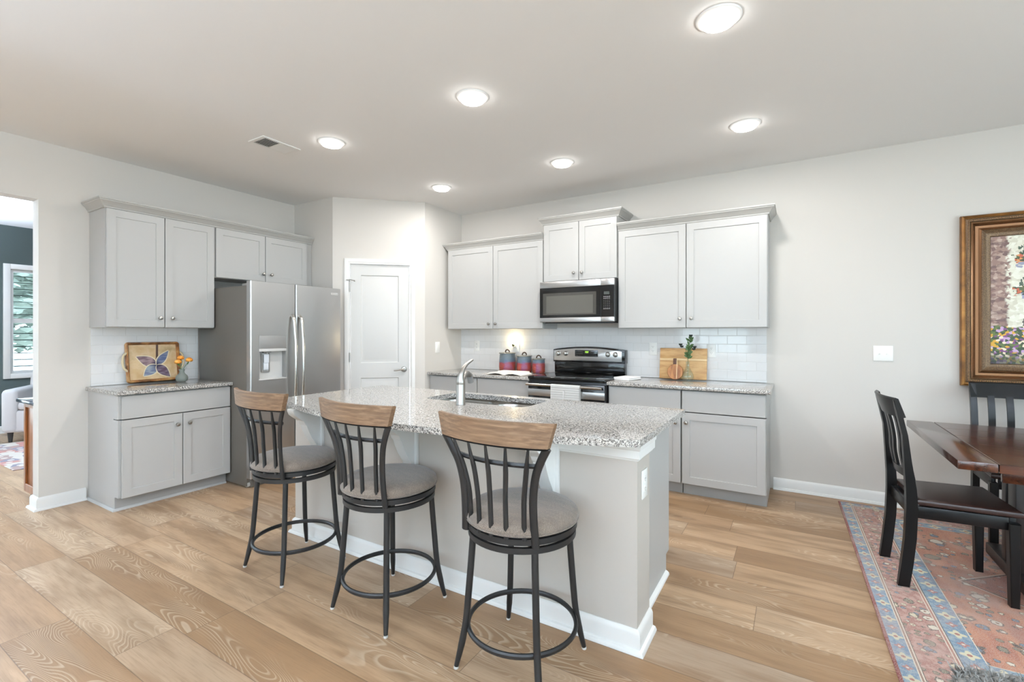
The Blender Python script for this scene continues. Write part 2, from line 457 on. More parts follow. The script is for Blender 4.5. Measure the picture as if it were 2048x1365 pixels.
window('window_6', (XR, 0, 0), -PI / 2, 1.8, 4.0, .1, 2.3, 'tall window beside the dining table')
def portal(name, loc, rot, sx, sy):
    l = bpy.data.lights.new(name, 'AREA'); l.shape = 'RECTANGLE'; l.size = sx; l.size_y = sy; l.cycles.is_portal = True
    o = bpy.data.objects.new(name, l); COL.objects.link(o); o.location = loc; o.rotation_euler = rot
for x0, x1, z0, z1 in HF: portal('window_portal', ((x0 + x1) / 2, YF - .12, (z0 + z1) / 2), (PI / 2, 0, 0), x1 - x0, z1 - z0)
for x0, x1, z0, z1 in HR: portal('window_portal', (XR + .12, (x0 + x1) / 2, (z0 + z1) / 2), (PI / 2, 0, PI / 2), x1 - x0, z1 - z0)
for yw in (-7.1, -4.8): portal('window_portal', (XF - .12, yw, 1.3), (PI / 2, 0, -PI / 2), 1.6, 2.0)
portal('window_portal', (XF - .12, -2.32, 1.51), (PI / 2, 0, -PI / 2), .84, 1.43)

# outside
def f_lawn(N, b): N.l(N.ramp(N.noise(N.obj(), 3, 5), [(.3, lin(84, 104, 66)), (.7, lin(134, 146, 104))]), b.inputs['Base Color'])
struct('ground', B(-40, XF - .4, -20, 12, -.5, -.35), mat('pale_ground', (196, 194, 188), .9), 'pale paved ground outside the windows')
M_leafo = mat('tree_leaf', (150, 160, 152), .7); M_bark = mat('tree_bark', (92, 84, 76), .9)
def tree(loc, h, r, seed, label):
    t = thing('garden_tree', label, 'tree', loc, 0, 'trees outside the next room')
    rnd = random.Random(seed)
    obj('trunk', tube(BM(), [(0, 0, 0), (.05, .02, h * .4), (0, .05, h * .75)], [.14, .11, .06], 8), M_bark, t)
    bm = BM()
    for i in range(2600):
        u = rnd.random() ** .4; th = rnd.random() * 2 * PI; ph = math.acos(2 * rnd.random() - 1)
        c = Vector((math.sin(ph) * math.cos(th) * r * u, math.sin(ph) * math.sin(th) * r * u, h * .68 + math.cos(ph) * h * .36 * u))
        q = R(rnd.random() * 6, 'Z') @ R(rnd.random() * 6, 'X'); s = .09 + rnd.random() * .08
        bm.faces.new([bm.verts.new(c + q @ Vector(p)) for p in ((-s, 0, 0), (0, -s * .5, 0), (s, 0, 0), (0, s * .5, 0))])
    obj('foliage', bm, M_leafo, t)
tree((-8.2, -2.0, -.35), 4.0, 1.6, 3, 'leafy tree outside the window, filling the upper panes')
tree((-12.6, .4, -.35), 5.6, 1.9, 4, 'taller leafy tree standing further from the window')

# baseboards
BBP = [(0, 0), (.033, 0), (.033, .006), (.027, .017), (.016, .02), (.016, .078), (.011, .09), (.004, .097), (0, .097)]
struct('baseboard_back', molding(BM(), [(4.762, 0), (XR, 0)], BBP), M_white)
struct('baseboard_left', molding(BM(), [(-.13, -3.44), (-.13, Y_OP), (0, Y_OP), (0, -3.205)], BBP), M_white)
struct('baseboard_pantry', xf(molding(BM(), [(0, 0), (.105, 0)], BBP), T(w1_, -b_, 0) @ R(_ang, 'Z')), M_white)
struct('baseboard_pantry_corner', xf(molding(BM(), [(.872, 0), (_L, 0)], BBP), T(w1_, -b_, 0) @ R(_ang, 'Z')), M_white)
struct('baseboard_right', molding(BM(), [(XR, 0), (XR, -1.7)], BBP), M_white)
struct('baseboard_far', molding(BM(), [(XF, -3.6), (XF, -1.0)], BBP), M_white)

# pantry door: casing is trim_1, slab is door_1
M_dg = T(w1_, -b_, 0) @ R(_ang, 'Z')
CAS = [(0, 0), (.057, 0), (.057, .014), (.048, .018), (.02, .018), (.012, .012), (0, .010)]
bm = molding(BM(), [(D0 + .006, 0), (D0 + .006, DZ - .004), (D1 - .006, DZ - .004), (D1 - .006, 0)][::-1], CAS)
xf(bm, R(PI / 2, 'X'))
o = struct('trim_1', bm, M_white, 'white casing around the pantry door', loc=(w1_, -b_, 0), rz=_ang)
bm = BM()
for q in ((D0, D0 + .006, 0, DZ), (D1 - .006, D1, 0, DZ), (D0 + .006, D1 - .006, DZ - .006, DZ)): box(bm, q[0], q[1], .001, .10, q[2], q[3])
struct('trim_2', bm, M_white, 'white jamb of the pantry door', loc=(w1_, -b_, 0), rz=_ang)
def raised_panel(bm, x0, x1, z0, z1, y, d=.010, m=.028):
    R0 = [(x0, z0), (x1, z0), (x1, z1), (x0, z1)]
    def ring(i, yy): return [bm.verts.new((x, yy, z)) for x, z in ((x0 + i, z0 + i), (x1 - i, z0 + i), (x1 - i, z1 - i), (x0 + i, z1 - i))]
    rs = [ring(0, y), ring(.007, y + d), ring(.014, y + d), ring(.014 + m, y + .002)]
    for p, q in zip(rs, rs[1:]):
        for i in range(4): bm.faces.new((p[i], p[(i + 1) % 4], q[(i + 1) % 4], q[i]))
    bm.faces.new(rs[-1]); return rs[0]
def slab_door():
    x0, x1, z0, z1 = D0 + .009, D1 - .009, .012, DZ - .009; y, t = .012, .035
    bm = BM()
    pans = [(.288, .69, .25, .86), (.288, .69, 1.025, 1.985)]
    xs = [x0, pans[0][0], pans[0][1], x1]; zs = [z0, .25, .86, 1.025, 1.985, z1]
    for i in range(3):
        for j in range(5):
            if i == 1 and j in (1, 3): continue
            bm.faces.new([bm.verts.new((x, y, z)) for x, z in ((xs[i], zs[j]), (xs[i + 1], zs[j]), (xs[i + 1], zs[j + 1]), (xs[i], zs[j + 1]))])
    for p in pans: raised_panel(bm, *p, y)
    bm2 = [bm.verts.new((x, yy, z)) for yy in (y, y + t) for x, z in ((x0, z0), (x1, z0), (x1, z1), (x0, z1))]
    for i in range(4): bm.faces.new((bm2[i], bm2[(i + 1) % 4], bm2[4 + (i + 1) % 4], bm2[4 + i]))
    bm.faces.new(bm2[4:])
    bmesh.ops.remove_doubles(bm, verts=bm.verts[:], dist=.0002); return bm
door = struct('door_1', slab_door(), M_doorw, 'white two-panel pantry door', loc=(w1_, -b_, 0), rz=_ang)
bm = lathe(BM(), [(0, 0), (.031, 0), (.031, .006), (.026, .012), (.012, .014), (.011, .05), (0, .05)], 24, (.748, .0115, .949), R(PI / 2, 'X'))
tube(bm, spline([(.748, -.034, .949), (.72, -.04, .950), (.68, -.042, .944), (.64, -.036, .941)]), .0085, 10)
obj('door_handle', bm, M_nickel, door)
for z in (1.847, 1.089, .25):
    obj('hinge', tube(BM(), [(D0 + .004, -.012, z - .05), (D0 + .004, -.012, z + .05)], .007, 10), M_nickel, door)
bm = tube(BM(), [(D0 + .004, -.012, 1.90), (D0 + .004, -.02, 1.93), (D0 + .055, -.045, 1.915)], .004, 8)
tube(bm, [(D0 + .004, -.015, 1.925), (D0 - .03, -.03, 1.925)], .004, 8)
lathe(bm, [(0, -.006), (.008, -.006), (.008, .006), (0, .006)], 12, (D0 + .055, -.045, 1.915), R(PI / 2, 'Y'))
obj('hinge_stop', bm, M_nickel, door)

# tiled backsplashes (part of the setting)
struct('wall_backsplash_back', B(a_ + .001, 4.712, -.008, -.0005, .9145, 1.41), M_tile, 'white subway tile between counter and wall cabinets')
bm = B(0.001, .805, -.008, -.0005, .9145, 1.41)
struct('wall_backsplash_left', bm, M_tile, 'white subway tile behind the decorative tray', loc=(0, -3.175, 0), rz=PI / 2)

# ================================================================== ceiling fixtures
LX, LY = (1.885, 3.215, 4.625), (-2.31, -1.005)
LN = {(0, 0): 'round recessed ceiling light nearest the ceiling vent', (1, 0): 'round recessed ceiling light in the middle of the row nearer the viewer',
      (2, 0): 'largest round recessed ceiling light, at the top edge of the picture', (0, 1): 'round recessed ceiling light nearest the pantry door',
      (1, 1): 'round recessed ceiling light above the microwave side of the island', (2, 1): 'round recessed ceiling light above the right wall cabinets'}
def downlight():
    t = thing('ceiling_light', '', 'ceiling light', (0, 0, 0), 0, 'recessed ceiling lights')
    obj('trim_ring', lathe(BM(), [(.072, -.012), (.080, -.013), (.098, -.006), (.101, 0), (.072, 0), (.072, -.012)], 40), M_white, t)
    obj('lens', lathe(BM(), [(.071, -.002), (.075, -.018), (.071, -.025), (.055, -.029), (.03, -.031), (0, -.0315)], 40), M_lens, t)
    return t
first = downlight()
LL = bpy.data.lights.new('downlight', 'AREA'); LL.shape = 'DISK'; LL.size = .14; LL.energy = LAMP_W; LL.color = LAMP_COL; LL.spread = PI
for i, x in enumerate(LX):
    for j, y in enumerate(LY):
        if (i, j) == (0, 0): first.location = (x, y, H); first['label'] = LN[(0, 0)]
        else: dup(first, (x, y, H), 0, LN[(i, j)])
        lo = bpy.data.objects.new('downlight', LL); COL.objects.link(lo); lo.location = (x, y, H - .034)

v = thing('ceiling_vent', 'white rectangular ceiling air vent with a louvred half, left of the nearest light', 'vent', (1.46, -2.5, H))
bm = BM(); hx, hy = .098, .155
for q in ((-hx, hx, -hy, -hy + .028), (-hx, hx, hy - .028, hy), (-hx, -hx + .024, -hy + .028, hy - .028), (hx - .024, hx, -hy + .028, hy - .028), (-hx + .024, hx - .024, -.006, .006)): box(bm, *q, -.008, 0, .002, 1)
obj('vent_frame', bm, M_white, v)
bm = BM()
for k in range(9):
    s = len(bm.verts); box(bm, -.073, .073, -.007, .007, -.0006, .0006); xf(bm, T(0, -.121 + .0135 * k, -.006) @ R(.7, 'X'), s)
    s = len(bm.verts); box(bm, -.073, .073, -.007, .007, -.0006, .0006); xf(bm, T(0, .013 + .0135 * k, -.006) @ R(-.45, 'X'), s)
obj('louvres', bm, M_white, v)
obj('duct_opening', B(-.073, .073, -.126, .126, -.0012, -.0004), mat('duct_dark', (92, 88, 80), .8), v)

# ================================================================== cabinets
def shaker(x0, x1, z0, z1, yf, t=.02, rail=.060, d=.007):
    bm = BM(); c = .0018
    def ring(i, y): return [bm.verts.new((x, y, z)) for x, z in ((x0 + i, z0 + i), (x1 - i, z0 + i), (x1 - i, z1 - i), (x0 + i, z1 - i))]
    rs = [ring(0, yf + t), ring(0, yf + c), ring(c, yf), ring(rail, yf), ring(rail + .002, yf + d)]
    bm.faces.new(rs[0])
    for p, q in zip(rs, rs[1:]):
        for i in range(4): bm.faces.new((p[i], p[(i + 1) % 4], q[(i + 1) % 4], q[i]))
    bm.faces.new(rs[-1]); return bm
def knob(parent, x, z, yf):
    obj('knob', lathe(BM(), [(0, 0), (.0085, 0), (.0065, .006), (.0065, .013), (.0145, .018), (.016, .023), (.013, .029), (.006, .031), (0, .0315)], 20, (x, yf, z), R(PI / 2, 'X')), M_nickel, parent)
def doors_on(t, yf, doors, drawers=(), rail=.060):
    for x0, x1, z0, z1, kx, kz in doors:
        d = obj('door', shaker(x0, x1, z0, z1, yf, rail=rail), M_cab, t)
        if kx is not None: knob(d, kx, kz, yf)
    for x0, x1, z0, z1 in drawers:
        obj('drawer_front', B(x0, x1, yf, yf + .02, z0, z1, .002, 1), M_cab, t)
def upper(label, loc, rz, w, z0, z1, dep, doors, group):
    t = thing('wall_cabinet', label, 'wall cabinet', loc, rz, group)
    g = (doors[0][1] + doors[1][0]) / 2; d = -dep + .022      # an open slot behind the gap between the doors
    bm = prism(BM(), [(0, 0), (0, d), (g - .0035, d), (g - .0035, d + .09), (g + .0035, d + .09), (g + .0035, d), (w, d), (w, 0)], z0, z1)
    obj('body', bm, M_cab, t); doors_on(t, -dep, doors); return t
def base(label, loc, rz, w, dep, doors, drawers, group, toe=.105, endL=True, endR=True):
    t = thing('base_cabinet', label, 'base cabinet', loc, rz, group)
    prof = [(-.002, 0.0005), (-dep + .085, 0.0005), (-dep + .085, toe), (-dep + .022, toe), (-dep + .022, .690), (-dep + .10, .690), (-dep + .10, .698), (-dep + .022, .698), (-dep + .022, .876), (-dep + .08, .876), (-dep + .08, .883), (-.002, .883)]
    obj('body', prism(BM(), prof, 0, w, 'x'), M_cab, t)
    obj('toe_kick', B(.0, w, -dep + .079, -dep + .0845, 0.0, toe - .002), M_cabd, t)
    doors_on(t, -dep, doors, drawers); return t
CROWN = [(0, 0), (.010, 0), (.012, .012), (.018, .016), (.026, .034), (.046, .050), (.048, .058), (.053, .060), (.053, .072), (0, .072)]
def crown(label, path, z, loc, rz):
    bm = molding(BM(), path, [(o, q + z) for o, q in CROWN])
    o = obj('crown_moulding', bm, mat_crown, None); o.location = loc; o.rotation_euler = (0, 0, rz)
    return tag(o, label, 'moulding', 'crown mouldings on the wall cabinets')
mat_crown = mat('crown_paint', (174, 172, 168), .4)

ZB, ZT = 1.3956, 2.332
GB = 'light grey shaker wall cabinets'
# left wall (local x = Y - y0, front faces +X)
LW = PI / 2
y0 = -3.182
upper('light grey double-door wall cabinet above the decorative tray', (0, y0, 0), LW, .800, ZB, ZT, .335,
      [(.004, .397, ZB + .004, ZT - .003, .362, 1.477), (.403, .797, ZB + .004, ZT - .003, .452, 1.478)], GB)
upper('short light grey double-door wall cabinet above the refrigerator', (0, y0 + .8015, 0), LW, 1.026, 1.866, ZT, .335,
      [(.012, .482, 1.870, ZT - .003, .458, 1.945), (.488, .958, 1.870, ZT - .003, .542, 1.945)], GB)
crown('long grey crown moulding along the cabinets on the fridge wall', [(0, 0), (0, -.315), (1.826, -.315)], ZT + .001, (0, y0, 0), LW)
yb = -3.190
base('light grey base cabinet with two doors under the decorative tray', (0, yb, 0), LW, .809, .600,
     [(.018, .425, .102, .690, .384, .604), (.431, .807, .102, .690, .473, .606)], [(.018, .807, .698, .872)], 'light grey shaker base cabinets')
bm = molding(BM(), [(0, 0), (0, -.5222), (.807, -.5222)], [(0, 0), (.016, 0), (.014, .008), (.008, .015), (0, .018)])
tag(obj('shoe_moulding', bm, M_cab), 'thin grey shoe moulding at the foot of the base cabinet by the doorway', 'moulding')
bpy.data.objects['shoe_moulding'].location = (0, yb - .001, 0); bpy.data.objects['shoe_moulding'].rotation_euler = (0, 0, LW)
# back wall
x0 = 1.417
upper('light grey double-door wall cabinet between the pantry and the microwave', (x0, 0, 0), 0, 2.684 - x0, ZB, ZT - .012, .337,
      [(.012, .641, ZB + .004, ZT - .016, .592, 1.455), (.647, 1.262, ZB + .004, ZT - .016, .685, 1.455)], GB)
upper('tall-set light grey double-door wall cabinet above the microwave', (2.686, 0, 0), 0, .791, 1.876, 2.468, .337,
      [(.006, .392, 1.880, 2.464, .346, 1.953), (.398, .785, 1.880, 2.464, .432, 1.952)], GB)
upper('large light grey double-door wall cabinet right of the microwave', (3.479, 0, 0), 0, 4.735 - 3.479, ZB, ZT - .012, .337,
      [(.012, .619, ZB + .004, ZT - .016, .571, 1.478), (.625, 1.252, ZB + .004, ZT - .016, .668, 1.480)], GB)
crown('grey crown moulding above the cabinet next to the pantry', [(x0, 0), (x0, -.317), (2.680, -.317)], ZT - .011, (0, 0, 0), 0)
crown('raised grey crown moulding above the microwave cabinet', [(2.686, 0), (2.686, -.317), (3.477, -.317), (3.477, 0)], 2.469, (0, 0, 0), 0)
crown('grey crown moulding along the large right wall cabinet', [(3.481, -.317), (4.735, -.317), (4.735, 0)], ZT - .011, (0, 0, 0), 0)
GBB = 'light grey shaker base cabinets'
base('light grey base cabinet in the corner beside the pantry wall', (a_ + .002, 0, 0), 0, 2.036 - a_, .612,
     [(.036, .664, .105, .691, None, None)], [(.036, .664, .699, .872)], GBB)
base('light grey base cabinet immediately left of the range', (2.040, 0, 0), 0, .644, .612,
     [(.006, .630, .105, .691, .59, .61)], [(.006, .630, .699, .872)], GBB)
base('light grey base cabinet immediately right of the range', (3.482, 0, 0), 0, .6285, .612,
     [(.010, .627, .105, .691, .590, .606)], [(.010, .627, .699, .872)], GBB)
base('light grey base cabinet at the right end of the back run', (4.1185, 0, 0), 0, 4.738 - 4.1185, .612,
     [(.0025, .6155, .105, .692, .0375, .612)], [(.0025, .6155, .700, .872)], GBB)

# countertops
def counter(name, label, pts, z=.884, bev=.004):
    return tag(obj(name, prism(BM(), pts, z, z + .030, 'z', bev, 2), M_granite), label, 'countertop')
def rectp(x0, x1, y0, y1): return [(x0, y0), (x1, y0), (x1, y1), (x0, y1)]
counter('granite_countertop', 'short speckled granite countertop under the decorative tray', rectp(.002, .632, -3.208, -2.3785))
counter('granite_countertop', 'speckled granite countertop holding the canisters, left of the range', rectp(a_ + .002, 2.686, -.640, -.001))
counter('granite_countertop', 'speckled granite countertop holding the wooden boards, right of the range', rectp(3.480, 4.766, -.640, -.001))

# ================================================================== refrigerator
F = thing('refrigerator', 'stainless side-by-side refrigerator with an ice dispenser in its left door', 'refrigerator', (0, -2.378, 0), LW)
WF = .947; YD = -.905
obj('body', B(.004, WF - .004, -.842, -.04, .012, 1.766, .004), M_frside, F)
def fdoor(x0, x1, z0, z1, hole=None, dep=.065):
    bm = BM(); yf = YD; yb_ = -.846; r = .012
    if not hole:
        prism(bm, [(x0, yb_), (x1, yb_)] + arc(x1 - r, yf + r, r, 0, -PI / 2, 5) + arc(x0 + r, yf + r, r, -PI / 2, -PI, 5), z0, z1, 'z'); return bm
    hx0, hx1, hz0, hz1 = hole
    prism(bm, [(x0, yb_), (hx0, yb_), (hx0, yf)] + arc(x0 + r, yf + r, r, -PI / 2, -PI, 5), z0, z1)
    prism(bm, [(hx1, yb_), (x1, yb_)] + arc(x1 - r, yf + r, r, 0, -PI / 2, 5) + [(hx1, yf)], z0, z1)
    box(bm, hx0, hx1, yf, yb_, z0, hz0); box(bm, hx0, hx1, yf, yb_, hz1, z1)
    bmesh.ops.remove_doubles(bm, verts=bm.verts[:], dist=.0001)
    return bm
SPL = .430
dl = obj('freezer_door', fdoor(.002, SPL - .003, .086, 1.805, (.078, .335, .935, 1.327)), M_steel, F, 30)
dr = obj('fridge_door', fdoor(SPL + .003, WF - .002, .086, 1.805), M_steel, F, 30)
def fhandle(par, x):
    bm = tube(BM(), spline([(x, YD + .002, .62), (x, YD - .035, .66), (x, YD - .058, .85), (x, YD - .064, 1.08), (x, YD - .058, 1.3), (x, YD - .035, 1.47), (x, YD + .002, 1.515)], 8), .0155, 14, up=(1, 0, 0), sx=1., sy=.75)
    obj('handle', bm, M_steelh, par)
fhandle(dl, .394); fhandle(dr, .472)
disp = obj('dispenser', B(.0785, .3345, YD + .055, YD + .0585, .936, 1.326), M_greyl, dl)
bm = BM()
box(bm, .0785, .3345, YD - .001, YD + .05, 1.212, 1.3265, .002); obj('control_panel', bm, M_greyp, disp)
obj('control_strip', B(.0785, .3345, YD - .003, YD + .05, 1.186, 1.211, .002), M_greyl, disp)
for q in ((.0785, .084), (.329, .3345)): obj('recess_wall', B(*q, YD, YD + .0545, .9455, 1.185), M_greyp, disp)
bm = BM()
for q in ((.125, .133, 1.0, 1.17), (.197, .205, 1.0, 1.17), (.133, .197, 1.0, 1.008)): box(bm, q[0], q[1], YD + .045, YD + .055, q[2], q[3], .001)
obj('paddle_frame', bm, M_greyp, disp)
bm = B(.142, .188, YD + .035, YD + .05, 1.02, 1.09, .002); box(bm, .142, .188, YD + .03, YD + .045, 1.084, 1.16, .002); obj('paddle', bm, mat('pale_paddle', (214, 220, 228), .25), disp)
bm = lathe(BM(), [(0, 0), (.01, 0), (.012, .02), (0, .02)], 14, (.165, YD + .028, 1.168)); box(bm, .13, .20, YD + .015, YD + .045, 1.176, 1.187); obj('nozzle', bm, M_greyp, disp)
obj('drip_tray', B(.076, .337, YD - .006, YD + .055, .934, .945, .002), M_greyl, disp)
obj('badge', B(.825, .905, YD - .0015, YD + .001, 1.738, 1.760, .0006, 1), M_greyl, dr, )
bm = BM()
for k in range(8): box(bm, .833 + k * .0085, .839 + k * .0085, YD - .0020, YD - .0012, 1.745, 1.753)
obj('badge_lettering', bm, M_greyp, dr)
obj('base_grille', B(.03, WF - .03, -.855, -.80, .0, .08, .004), M_frside, F)
for x in (.03, WF - .09): obj('hinge_cover', B(x, x + .06, -.88, -.72, 1.766, 1.79, .006), M_greyp, F)
bm = lathe(BM(), [(0, -.02), (.022, -.02), (.022, .02), (0, .02)], 16, (.03, -.83, .026), R(PI / 2, 'Y')); obj('roller', bm, M_greyl, F)

# ================================================================== microwave
MW = thing('microwave', 'over-the-range stainless microwave with a black glass door', 'microwave', (2.688, 0, 0))
w = .788; yf = -.416
bm = B(.002, w, -.385, -.002, 1.463, 1.868, .003); obj('body', bm, M_blackm, MW)
XD = .656
d = obj('door', B(0, XD - .0015, yf + .006, -.386, 1.46, 1.868, .003), M_blackm, MW)
obj('door_top_band', B(0, XD - .0015, yf, yf + .0055, 1.805, 1.868, .0015), M_steel, d)
obj('door_bottom_band', B(0, XD - .0015, yf, yf + .0055, 1.46, 1.504, .0015), M_steel, d)
bm = B(.0, XD - .0015, yf + .001, yf + .0055, 1.5045, 1.8045, .0006, 1); obj('door_glass', bm, M_black, d)
obj('window', B(.036, .608, yf - .0002, yf + .0008, 1.531, 1.751), M_mwin, d)
obj('inner_window', B(.075, .575, yf - .0006, yf - .0003, 1.545, 1.722), M_mwin2, d)
cp = obj('control_panel', B(XD, w - .002, yf + .001, -.386, 1.5045, 1.8045, .0008, 1), M_black, MW)
for q in ((1.805, 1.868), (1.46, 1.504)): obj('panel_band', B(XD, w - .002, yf, -.386, *q, .0015), M_steel, MW)
obj('display', B(.685, .738, yf + .0002, yf + .0012, 1.717, 1.745), M_disp, cp)
bm = BM(); rnd = random.Random(2)
for j in range(8):
    for i in range(4):
        zz = 1.700 - j * .0165; xx = .680 + i * .0175
        if j < 2 or j > 6: box(bm, xx, xx + .012, yf + .0004, yf + .0011, zz - .006, zz)
        else:
            box(bm, xx + .003, xx + .008, yf + .0004, yf + .0011, zz - .0065, zz - .0035)
obj('keypad', bm, M_key, cp)
obj('under_vent', B(.04, w - .02, -.37, -.03, 1.45, 1.4625, .002), M_blackm, MW)
obj('lamp_cover', B(.03, .20, -.35, -.2, 1.447, 1.4498), M_greyp, MW)

# ================================================================== range
RG = thing('range', 'freestanding electric range with a black glass cooktop and stainless backguard', 'range', (2.689, 0, 0))
w = .788
bm = B(.004, w - .003, -.625, -.02, .03, .905, .003); obj('body', bm, M_blackm, RG)
obj('cooktop', B(.0, w, -.672, -.03, .906, .932, .006, 3), M_black, RG)
M_burn = mat('burner_ring_print', (60, 60, 60), .2)
for cx, cy, r in ((.2, -.5, .1), (.59, -.5, .085), (.2, -.21, .075), (.59, -.21, .1)):
    obj('burner_mark', lathe(BM(), [(r, 0), (r + .003, .0006), (r + .006, 0)], 40, (cx, cy, .9321)), M_burn, bpy.data.objects['cooktop'])
def arch(z0, zs, zc, x0, x1, n=14): return [(x0, z0), (x1, z0)] + [(x1 + (x0 - x1) * i / n, zs + (zc - zs) * (1 - (2 * i / n - 1) ** 2)) for i in range(n + 1)]
bg = obj('backguard', prism(BM(), arch(1.045, 1.178, 1.210, .0, w), -.105, -.012, 'y', .006), M_black, RG)
obj('lower_guard', B(.006, w - .006, -.085, -.02, .9325, 1.06, .004), M_black, RG)
obj('guard_panel', prism(BM(), arch(1.062, 1.165, 1.192, .01, w - .03), -.112, -.1055, 'y', .002), M_steel, bg)
obj('display_panel', B(.256, .508, -.1145, -.1122, 1.108, 1.174, .001), M_black, bg)
dp = bpy.data.objects['display_panel']
def seg7(bm, x, z, s, h, on):
    wd = h * .55; q = h * .13
    sg = {'a': (0, wd, h - q, h), 'g': (0, wd, h / 2 - q / 2, h / 2 + q / 2), 'd': (0, wd, 0, q), 'f': (0, q, h / 2, h), 'b': (wd - q, wd, h / 2, h), 'e': (0, q, 0, h / 2), 'c': (wd - q, wd, 0, h / 2)}
    for k in on:
        a0, a1, b0, b1 = sg[k]; box(bm, x + a0, x + a1, -.1154, -.1146, z + b0, z + b1)
bm = BM(); seg7(bm, .364, 1.146, 1, .017, 'bc'); seg7(bm, .382, 1.146, 1, .017, 'abcdef'); seg7(bm, .396, 1.146, 1, .017, 'abged')
box(bm, .377, .379, -.1154, -.1146, 1.151, 1.154); box(bm, .377, .379, -.1154, -.1146, 1.158, 1.161)
obj('clock_digits', bm, M_led, dp)
bm = BM()
for i in range(14):
    for j in range(3):
        xx = .268 + i * .0165
        if .345 < xx < .43 and j > 0: continue
        box(bm, xx, xx + .008, -.1152, -.1146, 1.118 + j * .019, 1.121 + j * .019)
obj('button_print', bm, mat('button_grey', (112, 112, 110), .5), dp)
for x in (.062, .149, .615, .694):
    bm = lathe(BM(), [(0, 0), (.026, 0), (.026, .006), (.021, .010), (.019, .026), (.015, .029), (0, .030)], 24, (x, -.112, 1.134), R(PI / 2, 'X'))
    box(bm, x - .004, x + .004, -.146, -.141, 1.117, 1.151, .001); obj('control_knob', bm, M_nickel, bg)
od = obj('oven_door', B(.004, w - .004, -.668, -.627, .21, .880, .004), M_black, RG)
bm = B(.004, w - .004, -.6725, -.6685, .748, .812, .001); obj('door_band', bm, M_steel, od)
bm = B(.004, w - .004, -.6725, -.6685, .212, .30, .001); obj('lower_band', bm, M_steel, od)
obj('oven_window', B(.12, w - .12, -.6705, -.6684, .36, .68, .001), M_glassb, od)
bm = tube(BM(), [(.006, -.715, .858), (w - .018, -.715, .858)], .0125, 14)
for x in (.03, w - .045): box(bm, x - .012, x + .012, -.712, -.667, .850, .868, .003)
obj('oven_handle', bm, M_steelh, od)
obj('storage_drawer', B(.004, w - .004, -.668, -.627, .045, .203, .004), M_steel, RG)
# towel on the oven bar
bm = BM(); x0, x1 = 2.968, 3.258; yb = -.715; zc = .858
prof = []
for i in range(7): prof.append((yb + .0165 - .0005 * i, .62 + i * (zc - .62) / 6))
for i in range(1, 9): a = PI * i / 9; prof.append((yb + .0165 * math.cos(a), zc + .0165 * math.sin(a)))
for i in range(72): prof.append((yb - .0165 - .00016 * i - .0016 * abs(math.sin(i * PI / 5)), zc - i * .0041))
nx = 60; outer = []; 
for i in range(nx + 1):
    u = i / nx; x = x0 + (x1 - x0) * u
    col = []
    for k, (y, z) in enumerate(prof):
        dip = .006 * math.exp(-((u - .47) / .018) ** 2) if k > 24 else 0
        col.append(bm.verts.new((x, y + dip + (.0015 * math.sin(u * 9) if k > 14 else 0), z)))
    outer.append(col)
for i in range(nx):
    for k in range(len(prof) - 1): bm.faces.new((outer[i][k], outer[i + 1][k], outer[i + 1][k + 1], outer[i][k + 1]))
bmesh.ops.solidify(bm, geom=bm.faces[:], thickness=-.0032)
tag(obj('kitchen_towel', bm, M_towel, None, 60), 'white ribbed kitchen towel hung over the oven handle', 'towel')

# ================================================================== island
IS = thing('kitchen_island', 'greige kitchen island with white trim under the curved granite top', 'kitchen island', (0, 0, 0))
IX0, IX1, IY0, IYW, IY1 = 2.02, 4.36, -2.705, -2.515, -1.900
obj('knee_wall', B(IX0, IX1, IY0, IYW, 0, .882), mat('island_paint', (186, 179, 171), .6), IS)
bm = prism(BM(), [(IYW + .001, 0), (IYW + .001, .882), (IY1, .882), (IY1, .105), (IY1 - .065, .105), (IY1 - .065, 0)], IX0 + .04, 4.307, 'x')
# two lengths leave room for the sink bowls
bm.free()
bm = BM()
profc = [(IYW + .001, 0), (IYW + .001, .882), (IY1, .882), (IY1, .105), (IY1 - .065, .105), (IY1 - .065, 0)]
prism(bm, profc, IX0 + .04, 2.74, 'x'); prism(bm, profc, 3.62, 4.307, 'x')
prism(bm, [(IYW + .001, 0), (IYW + .001, .66), (IY1, .66), (IY1, .105), (IY1 - .065, .105), (IY1 - .065, 0)], 2.741, 3.619, 'x')
box(bm, 2.741, 3.619, IY1 - .018, IY1, .6605, .882)
obj('cabinet_body', bm, M_cab, IS)
s = obj('cabinet_fronts', B(0, 0.001, 0, .001, 0, .001), M_cab, IS); bpy.data.objects.remove(s)
xs = [IX0 + .045, 2.62, 3.19, 3.76, 4.305]
for p, q in zip(xs, xs[1:]):
    bm = shaker(-q + .003, -p - .003, .108, .872, -.02); xf(bm, T(0, IY1 + .0005, 0) @ R(PI, 'Z'))
    dd = obj('door', bm, M_cab, IS)
    kb = lathe(BM(), [(0, 0), (.0085, 0), (.0065, .006), (.0065, .013), (.0145, .018), (.016, .023), (.006, .031), (0, .0315)], 16, (q - .05, IY1 + .0205, .78), R(-PI / 2, 'X')); obj('knob', kb, M_nickel, dd)
obj('baseboard', molding(BM(), [(IX1, IYW), (IX1, IY0), (IX0, IY0), (IX0, IYW)][::-1], BBP), M_white, IS)
obj('shoe', molding(BM(), [(4.3075, IYW + .034), (4.3075, IY1 - .075)], [(0, 0), (.020, 0), (.018, .010), (.009, .018), (0, .021)]), M_white, IS)
FR = [(0, .806), (.004, .806), (.007, .814), (.014, .818), (.014, .852), (.020, .858), (.022, .882), (0, .882)]
obj('frieze_trim', molding(BM(), [(IX1, IYW + .045), (IX1, IY0), (IX0, IY0), (IX0, IYW + .045)][::-1], FR), M_white, IS)
